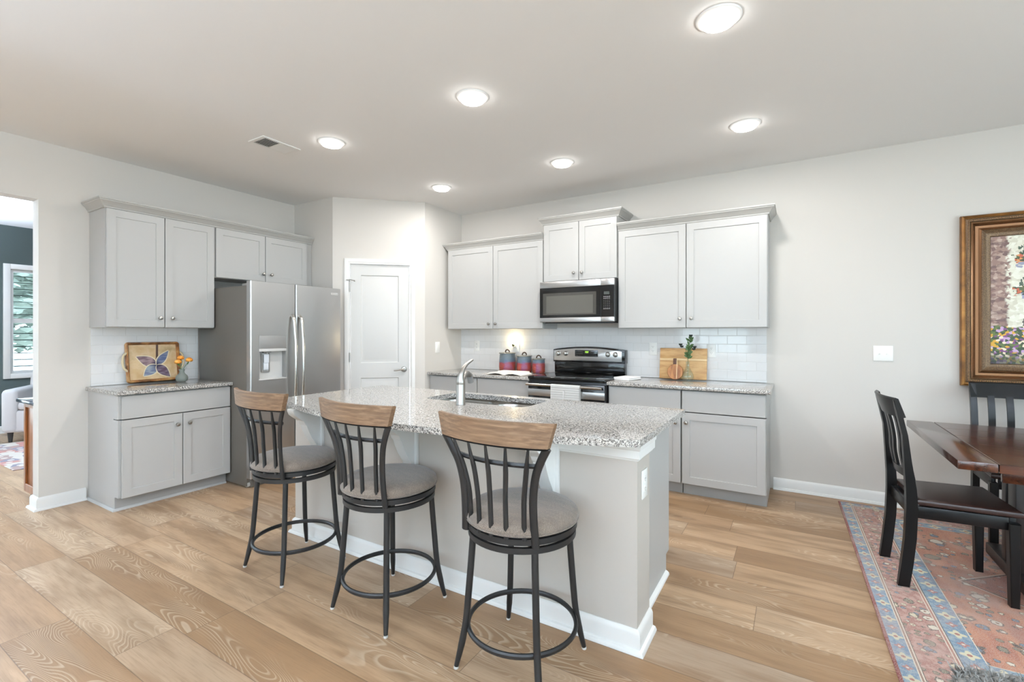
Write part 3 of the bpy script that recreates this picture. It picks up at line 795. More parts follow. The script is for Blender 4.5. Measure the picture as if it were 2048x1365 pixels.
cb = [(0, .600), (-.022, .612), (-.026, .640), (-.040, .655), (-.062, .690), (-.085, .735), (-.096, .770), (-.110, .780), (-.116, .800), (-.150, .822), (-.180, .845), (-.190, .868), (-.190, .8815), (0, .8815)]
for x in (2.32, 3.13, 3.995):
    bm = prism(BM(), [(IY0 - .0226 + a, z) for a, z in cb], x - .072, x - .008, 'x', .002, 1)
    c = obj('corbel', bm, M_white, IS)
    obj('back_plate', B(x - .085, x + .006, IY0 - .0225, IY0 - .0005, .43 if False else .56, .8815, .003), M_white, c)

# curved granite top with a sink cut-out
pts = []
YA = -2.775; SG = .262; XA0, XA1 = 1.975, 4.392
half = (XA1 - XA0) / 2; RR = (half ** 2 + SG ** 2) / (2 * SG); cx = (XA0 + XA1) / 2 + .02; cyc = YA - SG + RR
for i in range(41):
    x = XA0 + (XA1 - XA0) * i / 40; u = (x - (XA0 + XA1) / 2) / half
    pts.append((x, YA - SG * (1 - abs(u) ** 2.05)))
outer = pts + [(XA1, -1.873), (XA0 - .012, -1.873)]
hole = rrect(2.80, 3.575, -2.30, -1.955, .07, 5)
def plate_hole(outer, hole, z0, z1):
    bm = BM()
    from mathutils.geometry import delaunay_2d_cdt
    n = len(outer); m = len(hole)
    V = [Vector(p) for p in outer] + [Vector(p) for p in hole]
    Ed = [(i, (i + 1) % n) for i in range(n)] + [(n + i, n + (i + 1) % m) for i in range(m)]
    r = delaunay_2d_cdt(V, Ed, [], 1, 1e-6)
    vv, ff = r[0], r[2]
    from mathutils.geometry import intersect_point_tri_2d
    hx0, hx1, hy0, hy1 = min(p[0] for p in hole), max(p[0] for p in hole), min(p[1] for p in hole), max(p[1] for p in hole)
    def inhole(c):
        ins = False; j = m - 1
        for i in range(m):
            xi, yi = hole[i]; xj, yj = hole[j]
            if (yi > c[1]) != (yj > c[1]) and c[0] < (xj - xi) * (c[1] - yi) / (yj - yi) + xi: ins = not ins
            j = i
        return ins
    keep = [f for f in ff if not inhole((sum(vv[i][0] for i in f) / len(f), sum(vv[i][1] for i in f) / len(f)))]
    top = [bm.verts.new((v[0], v[1], z1)) for v in vv]; bot = [bm.verts.new((v[0], v[1], z0)) for v in vv]
    for f in keep: bm.faces.new([top[i] for i in f]); bm.faces.new([bot[i] for i in f][::-1])
    E2 = {}
    for f in keep:
        for i in range(len(f)): e = (f[i], f[(i + 1) % len(f)]); E2[tuple(sorted(e))] = E2.get(tuple(sorted(e)), 0) + 1
    for (i, j), k in E2.items():
        if k == 1: bm.faces.new((top[i], top[j], bot[j], bot[i]))
    return bm
tag(obj('granite_island_top', plate_hole(outer, hole, .8835, .914), M_granite, None, 30), 'large curved speckled granite top on the island, cut out for the sink', 'countertop')
# sink
SK = thing('kitchen_sink', 'undermount stainless double-bowl sink set in the island top', 'sink', (0, 0, 0))
def bowl(x0, x1, y0, y1, zt, zb, r):
    bm = BM(); rings = []
    for ins, z, rr in ((0, zt, r), (.004, zt - .02, r), (.012, zb + .03, r), (.03, zb + .004, r * .8), (.05, zb, r * .6)):
        rings.append([bm.verts.new((x, y, z)) for x, y in rrect(x0 + ins, x1 - ins, y0 + ins, y1 - ins, max(rr - ins * .4, .01), 6)])
    for p, q in zip(rings, rings[1:]):
        for i in range(len(p)): bm.faces.new((p[i], p[(i + 1) % len(p)], q[(i + 1) % len(p)], q[i]))
    bm.faces.new(rings[-1]); return bm
def sinkpart(name, x0, x1, y0, y1, r, zt=.868):
    o = obj(name, bowl(x0, x1, y0, y1, zt, .69, r), M_sink, SK, 50)
    obj('drain', lathe(BM(), [(0, .003), (.03, .004), (.042, .002), (.043, 0)], 24, ((x0 + x1) / 2, (y0 + y1) / 2, .6905)), M_nickel, o)
sinkpart('left_bowl', 2.785, 3.175, -2.315, -1.945, .09); sinkpart('right_bowl', 3.205, 3.59, -2.315, -1.945, .13)
hb1 = rrect(2.785, 3.175, -2.315, -1.945, .09, 6); hb2 = rrect(3.205, 3.59, -2.315, -1.945, .13, 6)
bm = plate_hole(rectp(2.765, 3.19, -2.335, -1.925), hb1, .866, .868); b2 = plate_hole(rectp(3.19, 3.61, -2.335, -1.925), hb2, .866, .868)
me_ = bpy.data.meshes.new('tmp'); b2.to_mesh(me_); b2.free(); bm.from_mesh(me_); bpy.data.meshes.remove(me_)
obj('rim', bm, M_sink, SK)
bm = BM()
for q in ((2.766, 3.609, -2.334, -2.316), (2.766, 3.609, -1.944, -1.925)): box(bm, *q, .8685, .883)
for q in ((2.766, 2.784), (3.591, 3.609)): box(bm, *q, -2.316, -1.944, .8685, .883)
obj('mounting_flange', bm, M_sink, SK)
# faucet
FA = thing('kitchen_faucet', 'brushed nickel faucet with a curved lever behind the island sink', 'faucet', (3.181, -2.385, .914))
bm = lathe(BM(), [(0, 0.0005), (.0285, .0005), (.0285, .004), (.0275, .006), (.0275, .118), (.0265, .121), (.0265, .124), (.0275, .126), (.0275, .140), (.0255, .150), (.024, .158), (0, .158)], 32)
obj('body', bm, M_nickel, FA)
dv = Vector((.856, .518, 0))    # lever leans sideways
def dpt(s, f, z): return (s * .856 - f * .35, s * .518 + f * .9, z)
bm = tube(BM(), spline([(0, 0, .150), (0.001, .0, .17), dpt(.006, .005, .195), dpt(.014, .02, .222), dpt(.030, .04, .247), dpt(.050, .06, .264), dpt(.058, .068, .268)], 6), None or [.0245 - .0185 * (i / 36) ** .75 for i in range(37)], 16)
obj('lever', bm, M_nickel, FA)
def spt(d, z): return (-.30 * d, .95 * d, z)
obj('spout', tube(BM(), spline([spt(.008, .120), spt(.05, .168), spt(.11, .182), spt(.165, .165)], 6), [.016 + .003 * i / 18 for i in range(19)], 14), M_nickel, FA)
obj('spray_head', tube(BM(), [spt(.163, .168), spt(.190, .120)], [.019, .021], 14), M_greyp, FA)

# ================================================================== bar stools
def stool():
    t = thing('bar_stool', '', 'bar stool', (0, 0, 0), 0, 'bar stools along the island')
    prof = [(0, .590), (.212, .590), (.228, .598), (.2335, .612), (.2285, .628), (.212, .640), (.17, .649), (.1, .654), (0, .656)]
    cu = obj('seat_cushion', lathe(BM(), prof, 56), M_seat, t, 70)
    obj('piping', tube(BM(), [(.2305 * math.cos(2 * PI * i / 56), .2305 * math.sin(2 * PI * i / 56), .603) for i in range(56)], .0035, 6, True), M_seat, cu)
    def ringbar(r, z, h, wd): return lathe(BM(), [(r - wd, z), (r, z), (r, z + h), (r - wd, z + h), (r - wd, z)], 56)
    obj('seat_frame', ringbar(.226, .567, .022, .016), M_iron, t)
    b_ = ringbar(.222, .533, .022, .016)
    for k in range(2):
        s = len(b_.verts); box(b_, -.21, .21, -.016, .016, .536, .548); xf(b_, R(PI / 4 + k * PI / 2, 'Z'), s)
    obj('base_ring', b_, M_iron, t)
    obj('swivel', lathe(BM(), [(0, .5485), (.085, .5485), (.085, .556), (.05, .560), (.05, .566), (.09, .570), (.09, .5895), (0, .5895)], 28), M_iron, t)
    for k in range(4):
        a = PI / 4 + k * PI / 2; c, s_ = math.cos(a), math.sin(a)
        P = [(.203, .540), (.212, .42), (.222, .30), (.231, .20), (.240, .145), (.254, .08), (.272, .010)]
        bm = tube(BM(), spline([(r * c, r * s_, z) for r, z in P], 5), [.0138] * 24 + [.0138 - .0045 * i / 6 for i in range(7)], 12)
        l = obj('leg', bm, M_iron, t)
        obj('glide', lathe(BM(), [(0, 0), (.009, 0), (.0105, .004), (.0095, .010), (0, .010)], 12, (.2725 * c, .2725 * s_, 0)), M_glide, l)
    obj('foot_ring', tube(BM(), [(.222 * math.cos(2 * PI * i / 56), .222 * math.sin(2 * PI * i / 56), .158) for i in range(56)], .0115, 8, True, up=(0, 0, 1), sx=1., sy=.8), M_iron, t)
    # back
    def yarc(x, z):   # depth of the back's curved surface
        f = min(max((z - .56) / .38, 0), 1)
        return -(.205 * (1 - f) + .262 * f) + (.062 * (x / .27) ** 2)
    for sx in (-1, 1):
        P = [(.163, -.170, .560), (.159, -.176, .64), (.160, -.184, .74), (.176, -.194, .83), (.205, -.205, .895), (.234, -.212, .945)]
        bm = tube(BM(), spline([(sx * x, y, z) for x, y, z in P], 6), .0155, 8, up=(0, 1, 0), sx=.6, sy=1.05)
        obj('back_post', bm, M_iron, t)
    for k in range(5):
        u = (k - 2) / 2.6; xb = u * .160; xt = u * .222
        def ys(z, x): return yarc(x, z)
        yb0 = -math.sqrt(.224 ** 2 - xb ** 2) + .004
        P = [(xb, yb0, .585), (xb * 1.0, yb0 - .004, .66), (xb * 1.03, yb0 - .010, .74), (xb + (xt - xb) * .42, yb0 * .55 + yarc(xt, .94) * .45, .83), (xb + (xt - xb) * .72, yb0 * .25 + yarc(xt, .94) * .75, .888), (xt, yarc(xt, .94), .945)]
        n = 31; rr = [.0098 if i < 20 else .0098 - .0058 * (i - 20) / 10 for i in range(n)]
        obj('spindle', tube(BM(), spline(P, 6), rr, 8), M_iron, t)
    bm = tube(BM(), [(x, -.228 + .042 * (x / .19) ** 2, .868) for x in [(-.19 + .38 * i / 20) for i in range(21)]], .0105, 6, up=(0, 0, 1), sx=.95, sy=.7)
    obj('crossbar', bm, M_iron, t)
    bm = BM(); rows = []
    n = 22
    for i in range(n + 1):
        u = -1 + 2 * i / n
        xb, xt = u * .240, u * .264
        yb0 = -.262 + .050 * u * u; yt = -.268 + .060 * u * u; th = .012
        pr = [(xb, yb0 - th, .944), (xt, yt - th, 1.029), (xt, yt - th + .004, 1.033), (xt, yt + th - .004, 1.033), (xt, yt + th, 1.029), (xb, yb0 + th, .944)]
        rows.append([bm.verts.new(p) for p in pr])
    for p, q in zip(rows, rows[1:]):
        for k in range(6): bm.faces.new((p[k], p[(k + 1) % 6], q[(k + 1) % 6], q[k]))
    bm.faces.new(rows[0][::-1]); bm.faces.new(rows[-1])
    tr = obj('top_rail', bm, M_rail, t, 45); tr['label'] = 'curved weathered wood top rail'
    bm = tube(BM(), [(-.238 + .476 * i / 20, -.262 + .050 * (-1 + i / 10) ** 2, .9395) for i in range(21)], .0068, 6, up=(0, 0, 1), sx=.6, sy=1.5)
    obj('rail_bracket', bm, M_iron, t)
    return t
st = stool(); st.location = (3.962, -2.990, 0); st.rotation_euler = (0, 0, math.radians(-1.5))
st['label'] = 'bar stool nearest the viewer, at the outlet end of the island'
dup(st, (3.197, -2.985, 0), math.radians(-3.), 'middle bar stool of the three, in front of the sink')
dup(st, (2.418, -2.975, 0), math.radians(-3.), 'bar stool nearest the refrigerator, at the left end of the island')

# ================================================================== small things on the counters
ZC = .9145
def f_glaze(N, b):
    z = N.sep(N.obj())[2]; o = N.obj()
    n = N.noise(o, 14, 3); v = N.m('ADD', z, N.m('MULTIPLY', N.m('SUBTRACT', n, .5), .05))
    c = N.ramp(N.m('DIVIDE', v, .2), [(0., lin(130, 62, 44)), (.25, lin(150, 68, 54)), (.50, lin(146, 64, 66)), (.57, lin(98, 94, 112)), (.64, lin(90, 106, 120)), (.9, lin(104, 114, 120))])
    bl = N.step(N.noise(N.mapv(o, scale=(8, 8, 4)), 1., 2), .56, .68)
    c = N.mix(N.m('MULTIPLY', bl, .35), c, lin(58, 66, 140)); N.l(c, b.inputs['Base Color'])
    N.l(N.bump(N.m('SINE', N.m('MULTIPLY', z, 420.)), .25, .002), b.inputs['Normal'])
M_glaze = mat('pottery_glaze', rough=.14, fn=f_glaze); M_lidw = mat('bronze_handle', (84, 66, 56), .4, .5); M_lid = mat('lid_glaze', (126, 124, 116), .25)
def canister(x, y, r, h, label):
    t = thing('canister', label, 'canister', (x, y, ZC), 0, 'glazed pottery canisters')
    obj('jar', lathe(BM(), [(0, 0), (r * .88, 0), (r * .98, .012), (r * 1.02, h * .3), (r, h * .6), (r * .93, h * .97), (r * .93, h), (0, h)], 36), M_glaze, t, 60)
    l = obj('lid', lathe(BM(), [(0, h + .0005), (r * 1.0, h + .0005), (r * 1.02, h + .006), (r * .98, h + .011), (r * .4, h + .016), (0, h + .017)], 36), M_lid, t)
    bm = tube(BM(), spline([(-.026, 0, h + .012), (-.022, 0, h + .032), (0, 0, h + .044), (.022, 0, h + .032), (.026, 0, h + .012)]), .007, 8)
    obj('lid_handle', bm, M_lidw, l)
canister(2.137, -.155, .094, .205, 'largest blue and red glazed canister, beside the night light')
canister(2.358, -.155, .084, .178, 'middle-sized blue and red glazed canister behind the open book')
canister(2.540, -.160, .070, .150, 'smallest blue and red glazed canister, nearest the range')
# open book
BK = thing('open_book', 'white open book lying on the granite in front of the canisters', 'book', (2.37, -.49, ZC), 0)
M_page = mat('book_page', (240, 235, 226), .8); M_cover = mat('book_cover', (150, 140, 130), .6)
obj('cover', B(-.215, .215, -.12, .12, .0, .003, .001, 1), M_cover, BK)
for s in (-1, 1):
    prof = [(s * .004, .0035), (s * .05, .017), (s * .11, .020), (s * .17, .012), (s * .206, .0035), (s * .206, .014), (s * .17, .027), (s * .10, .038), (s * .04, .034), (s * .004, .014)]
    obj('page_block', prism(BM(), prof, -.115, .115, 'y'), M_page, BK)
o = obj('closed_book', B(-.165, .165, -.06, .06, 0, .026, .003), M_page); o.location = (2.31, -.305, ZC); tag(o, 'cream closed book lying between the open book and the canisters', 'book')

# wooden boards, vase and sprig
CB = thing('cutting_board', 'large rectangular wooden cutting board leaning on the tile', 'cutting board', (4.018, -.075, ZC + .0005), 0)
tilt = R(-.12, 'X')
def slabp(x0, x1, z0, z1, m, name, par, y0=-.011, y1=.011):
    return obj(name, xf(B(x0, x1, y0, y1, z0, z1, .0025), T(0, .008, .003) @ tilt), m, par)
slabp(-.212, .212, 0, .172, M_board, 'lower_plank', CB); slabp(-.212, .212, .1722, .193, M_boardd, 'pale_stripe', CB); slabp(-.212, .212, .1932, .29, M_board, 'upper_plank', CB)
RB = thing('round_board', 'small round wooden board with a short handle leaning on the cutting board', 'serving board', (3.960, -.125, ZC), 0)
bm = BM(); r = .072
lathe(bm, [(0, -.008), (r - .003, -.008), (r, -.005), (r, .005), (r - .003, .008), (0, .008)], 40, (0, 0, r), R(PI / 2, 'X'))
xf(bm, T(0, .01, .0006) @ R(-.15, 'X')); obj('disc', bm, M_boardk, RB)
obj('handle', xf(B(-.021, .010, -.0075, .0075, 2 * r - .004, .198, .004), T(0, .01, .0006) @ R(-.15, 'X')), mat('dark_handle_wood', (92, 54, 32), .45), RB)
obj('pale_stripe', xf(B(.0105, .0175, -.0083, -.0075, .006, .196), T(0, .01, .0006) @ R(-.15, 'X')), M_boardd, RB)
VA = thing('glass_vase', 'clear bulbous glass vase holding a green sprig, in front of the cutting board', 'vase', (4.083, -.165, ZC), 0)
bm = lathe(BM(), [(0, .0005), (.036, .0005), (.047, .012), (.0515, .035), (.046, .065), (.030, .095), (.019, .120), (.016, .150), (.017, .170), (.019, .176), (.0165, .175), (.0135, .150), (.0165, .120), (.0275, .095), (.043, .065), (.0485, .035), (.044, .014), (0, .006)], 36)
obj('bottle', bm, M_vase, VA, 60)
M_leaf = mat('sprig_leaf', (70, 98, 54), .5); M_leafd = mat('sprig_dark', (40, 46, 40), .5)
def leaf(bm, base, d, ln, wd, roll=0.):
    d = Vector(d).normalized(); s = d.cross(Vector((math.sin(roll), -1, .2 + math.cos(roll) * .3))).normalized(); nn = d.cross(s); b0 = Vector(base)
    L = [(0, 0), (.3, .8), (.55, 1), (.8, .7), (1, 0)]
    mid = [bm.verts.new(b0 + d * ln * t - nn * .12 * ln * math.sin(t * PI)) for t, _ in L]
    for sg in (-1, 1):
        ed = [mid[0]] + [bm.verts.new(b0 + d * ln * t + s * sg * wd * w_) for t, w_ in L[1:-1]] + [mid[-1]]
        for i in range(len(L) - 1):
            q = [mid[i], mid[i + 1], ed[i + 1], ed[i]]; q = list(dict.fromkeys(q))
            if len(q) > 2: bm.faces.new(q)
SP = thing('leafy_sprig', 'green leafy sprig standing in the clear glass vase', 'sprig', (4.083, -.165, ZC + .03), 0)
bm = tube(BM(), spline([(0, 0, 0), (.002, 0, .12), (.004, -.004, .2), (.014, -.006, .29), (.026, -.006, .36)]), .0024, 6)
tube(bm, spline([(.003, 0, .19), (-.02, -.01, .26), (-.055, -.012, .285)]), .0017, 6); tube(bm, spline([(.005, 0, .2), (.03, .0, .25), (.055, 0, .265)]), .0017, 6)
obj('stem', bm, M_leaf, SP)
bm = BM(); rnd = random.Random(11)
for i in range(34):
    z = .165 + .17 * rnd.random(); a = rnd.random() * 2 * PI
    leaf(bm, (.004 + .012 * max(z - .2, 0) / .1, -.004, z), (math.cos(a), math.sin(a) * .6, .5 + rnd.random() * .7), .03 + .025 * rnd.random(), .008 + .005 * rnd.random(), rnd.random())
for k in range(6): leaf(bm, (.024, -.006, .345), (math.cos(k) * .4, math.sin(k) * .4, 1), .035, .008)
obj('leaves', bm, M_leaf, SP)
bm = BM()
for c in ((.028, -.006, .372), (-.06, -.012, .29), (-.05, -.012, .272), (.06, 0, .268), (.052, 0, .25)):
    for k in range(4): leaf(bm, c, (math.cos(k * 1.6) * .6, math.sin(k * 1.6) * .6, .8), .026, .008)
obj('buds', bm, M_leafd, SP)
# folded white cloth
CL = thing('folded_cloth', 'folded white cloth on the granite right of the range', 'cloth', (3.575, -.34, ZC), math.radians(-14))
bm = B(-.085, .085, -.11, .11, 0, .013, .006, 3); obj('lower_fold', bm, M_cloth, CL)
bm = B(-.082, .083, -.108, .106, .0135, .026, .006, 3); obj('upper_fold', bm, M_cloth, CL)

# decorative tray
TRY = thing('decorative_tray', 'rectangular pottery tray painted with a purple flower, leaning on the tile', 'tray', (.062, -2.748, ZC + .001), LW)
def f_tray(N, b):
    o = N.obj(); x, y, z = N.sep(o)
    n = N.noise(o, 22, 3); c = N.ramp(N.noise(N.mapv(o, scale=(9, 9, 9)), 1., 3), [(.3, lin(196, 160, 112)), (.5, lin(214, 186, 146)), (.7, lin(178, 150, 108))])
    def petal(c, cx, cz, ang, L, Wd, c1, c2):
        dx = N.m('SUBTRACT', x, cx); dz = N.m('SUBTRACT', z, cz)
        u = N.m('ADD', N.m('MULTIPLY', dx, math.cos(ang)), N.m('MULTIPLY', dz, math.sin(ang)))
        v_ = N.m('SUBTRACT', N.m('MULTIPLY', dz, math.cos(ang)), N.m('MULTIPLY', dx, math.sin(ang)))
        t = N.m('DIVIDE', u, L)
        prof = N.m('MULTIPLY', N.m('SINE', N.m('MULTIPLY', N.m('POWER', N.m('MAXIMUM', t, 0.), .75), PI)), Wd)
        ins = N.m('MULTIPLY', N.m('LESS_THAN', t, 1.), N.m('GREATER_THAN', t, 0.))
        d = N.m('SUBTRACT', prof, N.m('ABSOLUTE', v_))
        out = N.m('MULTIPLY', N.step(d, -.009, -.006), ins); core = N.m('MULTIPLY', N.step(d, -.001, .002), ins)
        c = N.mix(out, c, lin(226, 212, 180))
        pc = N.mix(N.step(N.noise(N.mapv(o, rot=(0, ang, 0), scale=(16, 16, 60)), 1., 2), .4, .62), lin(*c1), lin(*c2))
        pc = N.mix(N.step(t, .0, .35), lin(40, 44, 72), pc)
        return N.mix(core, c, pc)
    cx, cz = .022, .150
    stem = N.m('MULTIPLY', N.m('LESS_THAN', N.m('ABSOLUTE', N.m('SUBTRACT', x, N.m('ADD', cx + .0, N.m('MULTIPLY', N.m('SUBTRACT', z, cz), .06)))), .009), N.m('GREATER_THAN', z, .1))
    c = N.mix(stem, c, lin(84, 58, 46))
    c = petal(c, cx, cz, math.radians(152), .172, .042, (108, 84, 92), (158, 134, 138))
    c = petal(c, cx, cz, math.radians(52), .160, .030, (86, 98, 132), (122, 128, 150))
    c = petal(c, cx, cz, math.radians(222), .140, .040, (110, 116, 140), (150, 160, 168))
    c = petal(c, cx, cz, math.radians(-48), .150, .038, (88, 66, 82), (126, 112, 126))
    dd = N.vor(N.mapv(o, loc=(0, 0, 0)), 24)
    N.l(c, b.inputs['Base Color'])
M_tray = mat('painted_pottery', rough=.22, fn=f_tray)
M_rim = mat('pottery_rim', rough=.25, fn=lambda N, b: N.l(N.ramp(N.noise(N.obj(), 14, 3), [(.3, lin(74, 44, 28)), (.5, lin(150, 98, 52)), (.7, lin(190, 146, 92))]), b.inputs['Base Color']))
TT = T(0, .0, .004) @ R(-.13, 'X')
hw, hh = .205, .355
bm = prism(BM(), rrect(-hw + .01, hw - .01, .01, hh - .01, .02), -.002, .008, 'y'); obj('plate', xf(bm, TT), M_tray, TRY)
rim = molding(BM(), rrect(-hw, hw, 0, hh, .026, 5), [(0, 0), (.0, .012), (-.006, .030), (-.012, .030), (-.030, .002), (-.030, 0)], closed=True)
xf(rim, TT @ T(0, .006, 0) @ R(PI / 2, 'X')); obj('rim', rim, M_rim, TRY)
for s in (-1, 1):
    bm = tube(BM(), spline([(s * (hw - .01), -.012, .10), (s * (hw + .018), -.016, .13), (s * (hw + .026), -.016, .18), (s * (hw + .018), -.016, .235), (s * (hw - .01), -.012, .26)]), .009, 10)
    obj('handle', xf(bm, TT), mat('bone_handle', (206, 190, 156), .4), TRY)
# little vase with orange flowers
VB = thing('bud_vase', 'small round frosted glass vase of orange flowers beside the tray', 'vase', (.235, -2.610, ZC), 0)
obj('bottle', lathe(BM(), [(0, .0005), (.028, .0005), (.042, .012), (.048, .034), (.042, .056), (.024, .074), (.018, .092), (.024, .112), (.021, .112), (.015, .092), (.021, .074), (.039, .056), (.045, .034), (.039, .014), (0, .006)], 32), M_frost, VB, 60)
M_bloom = mat('orange_petal', rough=.6, fn=lambda N, b: N.l(N.ramp(N.noise(N.obj(), 40, 3), [(.3, lin(226, 120, 30)), (.5, lin(240, 158, 56)), (.7, lin(250, 196, 110))]), b.inputs['Base Color']))
M_green2 = mat('flower_stem', (52, 104, 40), .5)
def bloom(p, b0, label, r=.026):
    t = thing('orange_flower', label, 'flower', (.235, -2.610, ZC + .02), 0, 'orange flowers in the bud vase')
    b0 = Vector(b0); p = Vector(p)
    bm = tube(BM(), spline([(b0.x * 2, b0.y * 2, .0), (b0.x * 1.2, b0.y * 1.2, .05), b0, (b0.x * 1.6, b0.y * 1.6, b0.z + .015), p]), .002, 6)
    leaf(bm, p * .74, (p.x * 4 + .1, p.y * 4, .9), .045, .010); leaf(bm, p * .78, (-.2 + p.x * 5, p.y * 6, .8), .04, .010)
    obj('stem', bm, M_green2, t)
    bm = BM(); rnd = random.Random(int(p.x * 9999))
    for ring, (nn, tilt_, sc) in enumerate(((5, .15, .8), (7, .6, 1.), (8, 1.1, 1.05))):
        for k in range(nn):
            a = 2 * PI * k / nn + ring * .4
            d = Vector((math.cos(a) * math.sin(tilt_), math.sin(a) * math.sin(tilt_), math.cos(tilt_)))
            g = bmesh.ops.create_icosphere(bm, subdivisions=1, radius=r * .62 * sc)
            for v_ in g['verts']:
                q = v_.co; q -= d * q.dot(d) * .35; v_.co = q + p + d * r * .55 + Vector((0, 0, -.004))
    obj('petals', bm, M_bloom, t, 60)
bloom((.037, -.046, .160), (.004, -.008, .085), 'orange flower leaning over the tray, lower left of the bunch', .031)
bloom((-.022, .0, .192), (-.007, .001, .09), 'orange flower at the back top of the bunch beside the tray', .030)
bloom((.030, .046, .172), (.004, .008, .085), 'orange flower on the refrigerator side of the bunch', .031)

# plates: outlets, switches
def plate(name, label, cat, loc, rz, wd, ht, kind, group=None):
    t = thing(name, label, cat, loc, rz, group)
    obj('cover_plate', B(-wd / 2, wd / 2, -.006, 0, -ht / 2, ht / 2, .0022, 2), M_plastic, t)
    if kind == 'outlet':
        for s in (-1, 1):
            f = obj('receptacle', prism(BM(), [(x, z + s * .021) for x, z in rrect(-.0165, .0165, -.0145, .0145, .010, 4)], -.0075, -.0055, 'y'), M_plastic, t)
            bm = BM()
            for q in ((-.0075, -.0055, -.002, .007), (.0055, .0075, -.001, .006), (-.0018, .0018, -.009, -.0055)): box(bm, q[0], q[1], -.0079, -.0074, q[2] + s * .021, q[3] + s * .021)
            obj('slots', bm, M_dark, f)
    elif kind == 'rocker': obj('rocker', B(-.0165, .0165, -.009, -.0055, -.033, .033, .0015), M_plastic, t)
    elif kind == 'toggle2':
        for x in (-.023, .023):
            bm = B(x - .005, x + .005, -.0064, -.0055, -.012, .012); s = len(bm.verts); box(bm, x - .004, x + .004, -.018, -.004, -.004, .004, .001); xf(bm, R(.35, 'X'), s)
            obj('toggle', bm, M_plastic, t)
    return t
plate('wall_outlet', 'white outlet on the tile between range and cutting board', 'outlet', (3.729, -.0085, 1.196), 0, .076, .122, 'outlet', 'outlets on the backsplash')
plate('wall_outlet', 'white outlet on the tile at the upper right of the cutting board', 'outlet', (4.262, -.0085, 1.187), 0, .076, .122, 'outlet', 'outlets on the backsplash')
plate('wall_outlet', 'white outlet on the tile left of the canisters, near the pantry corner', 'outlet', (1.612, -.0085, 1.198), 0, .076, .122, 'outlet', 'outlets on the backsplash')
plate('wall_outlet', 'white outlet on the tile holding the lit night light', 'outlet', (2.172, -.0085, 1.196), 0, .076, .122, 'outlet', 'outlets on the backsplash')
plate('wall_switch', 'white single rocker switch on the short wall right of the pantry door', 'switch', (a_ + .0005, -.461, 1.186), LW, .078, .126, 'rocker')
plate('wall_switch', 'white double toggle switch plate on the bare wall left of the painting', 'switch', (5.517, -.0005, 1.190), 0, .124, .120, 'toggle2')
plate('wall_outlet', 'white outlet on the end face of the island', 'outlet', (IX1 + .0005, -2.610, .688), LW, .078, .124, 'outlet')
NL = thing('night_light', 'small plug-in night light glowing warm above the largest canister', 'night light', (2.152, -.017, 1.216), 0)
obj('plug_body', B(-.02, .02, -.024, -.0005, -.03, .006, .004), M_plastic, NL)
obj('bulb', lathe(BM(), [(0, .006), (.014, .008), (.024, .026), (.025, .05), (.016, .064), (0, .068)], 20, (0, -.022, 0)), mat('night_bulb', (255, 240, 210), .4, Emission_Color=(1, .80, .48, 1), Emission_Strength=60.), NL)
bm = BM()
for k in range(7): leaf(bm, (0, -.03, -.002), (math.cos(k * .9), -.5, math.sin(k * .9)), .022, .009)
obj('leaf_ornament', bm, mat('ornament_green', (66, 70, 40), .5), NL)

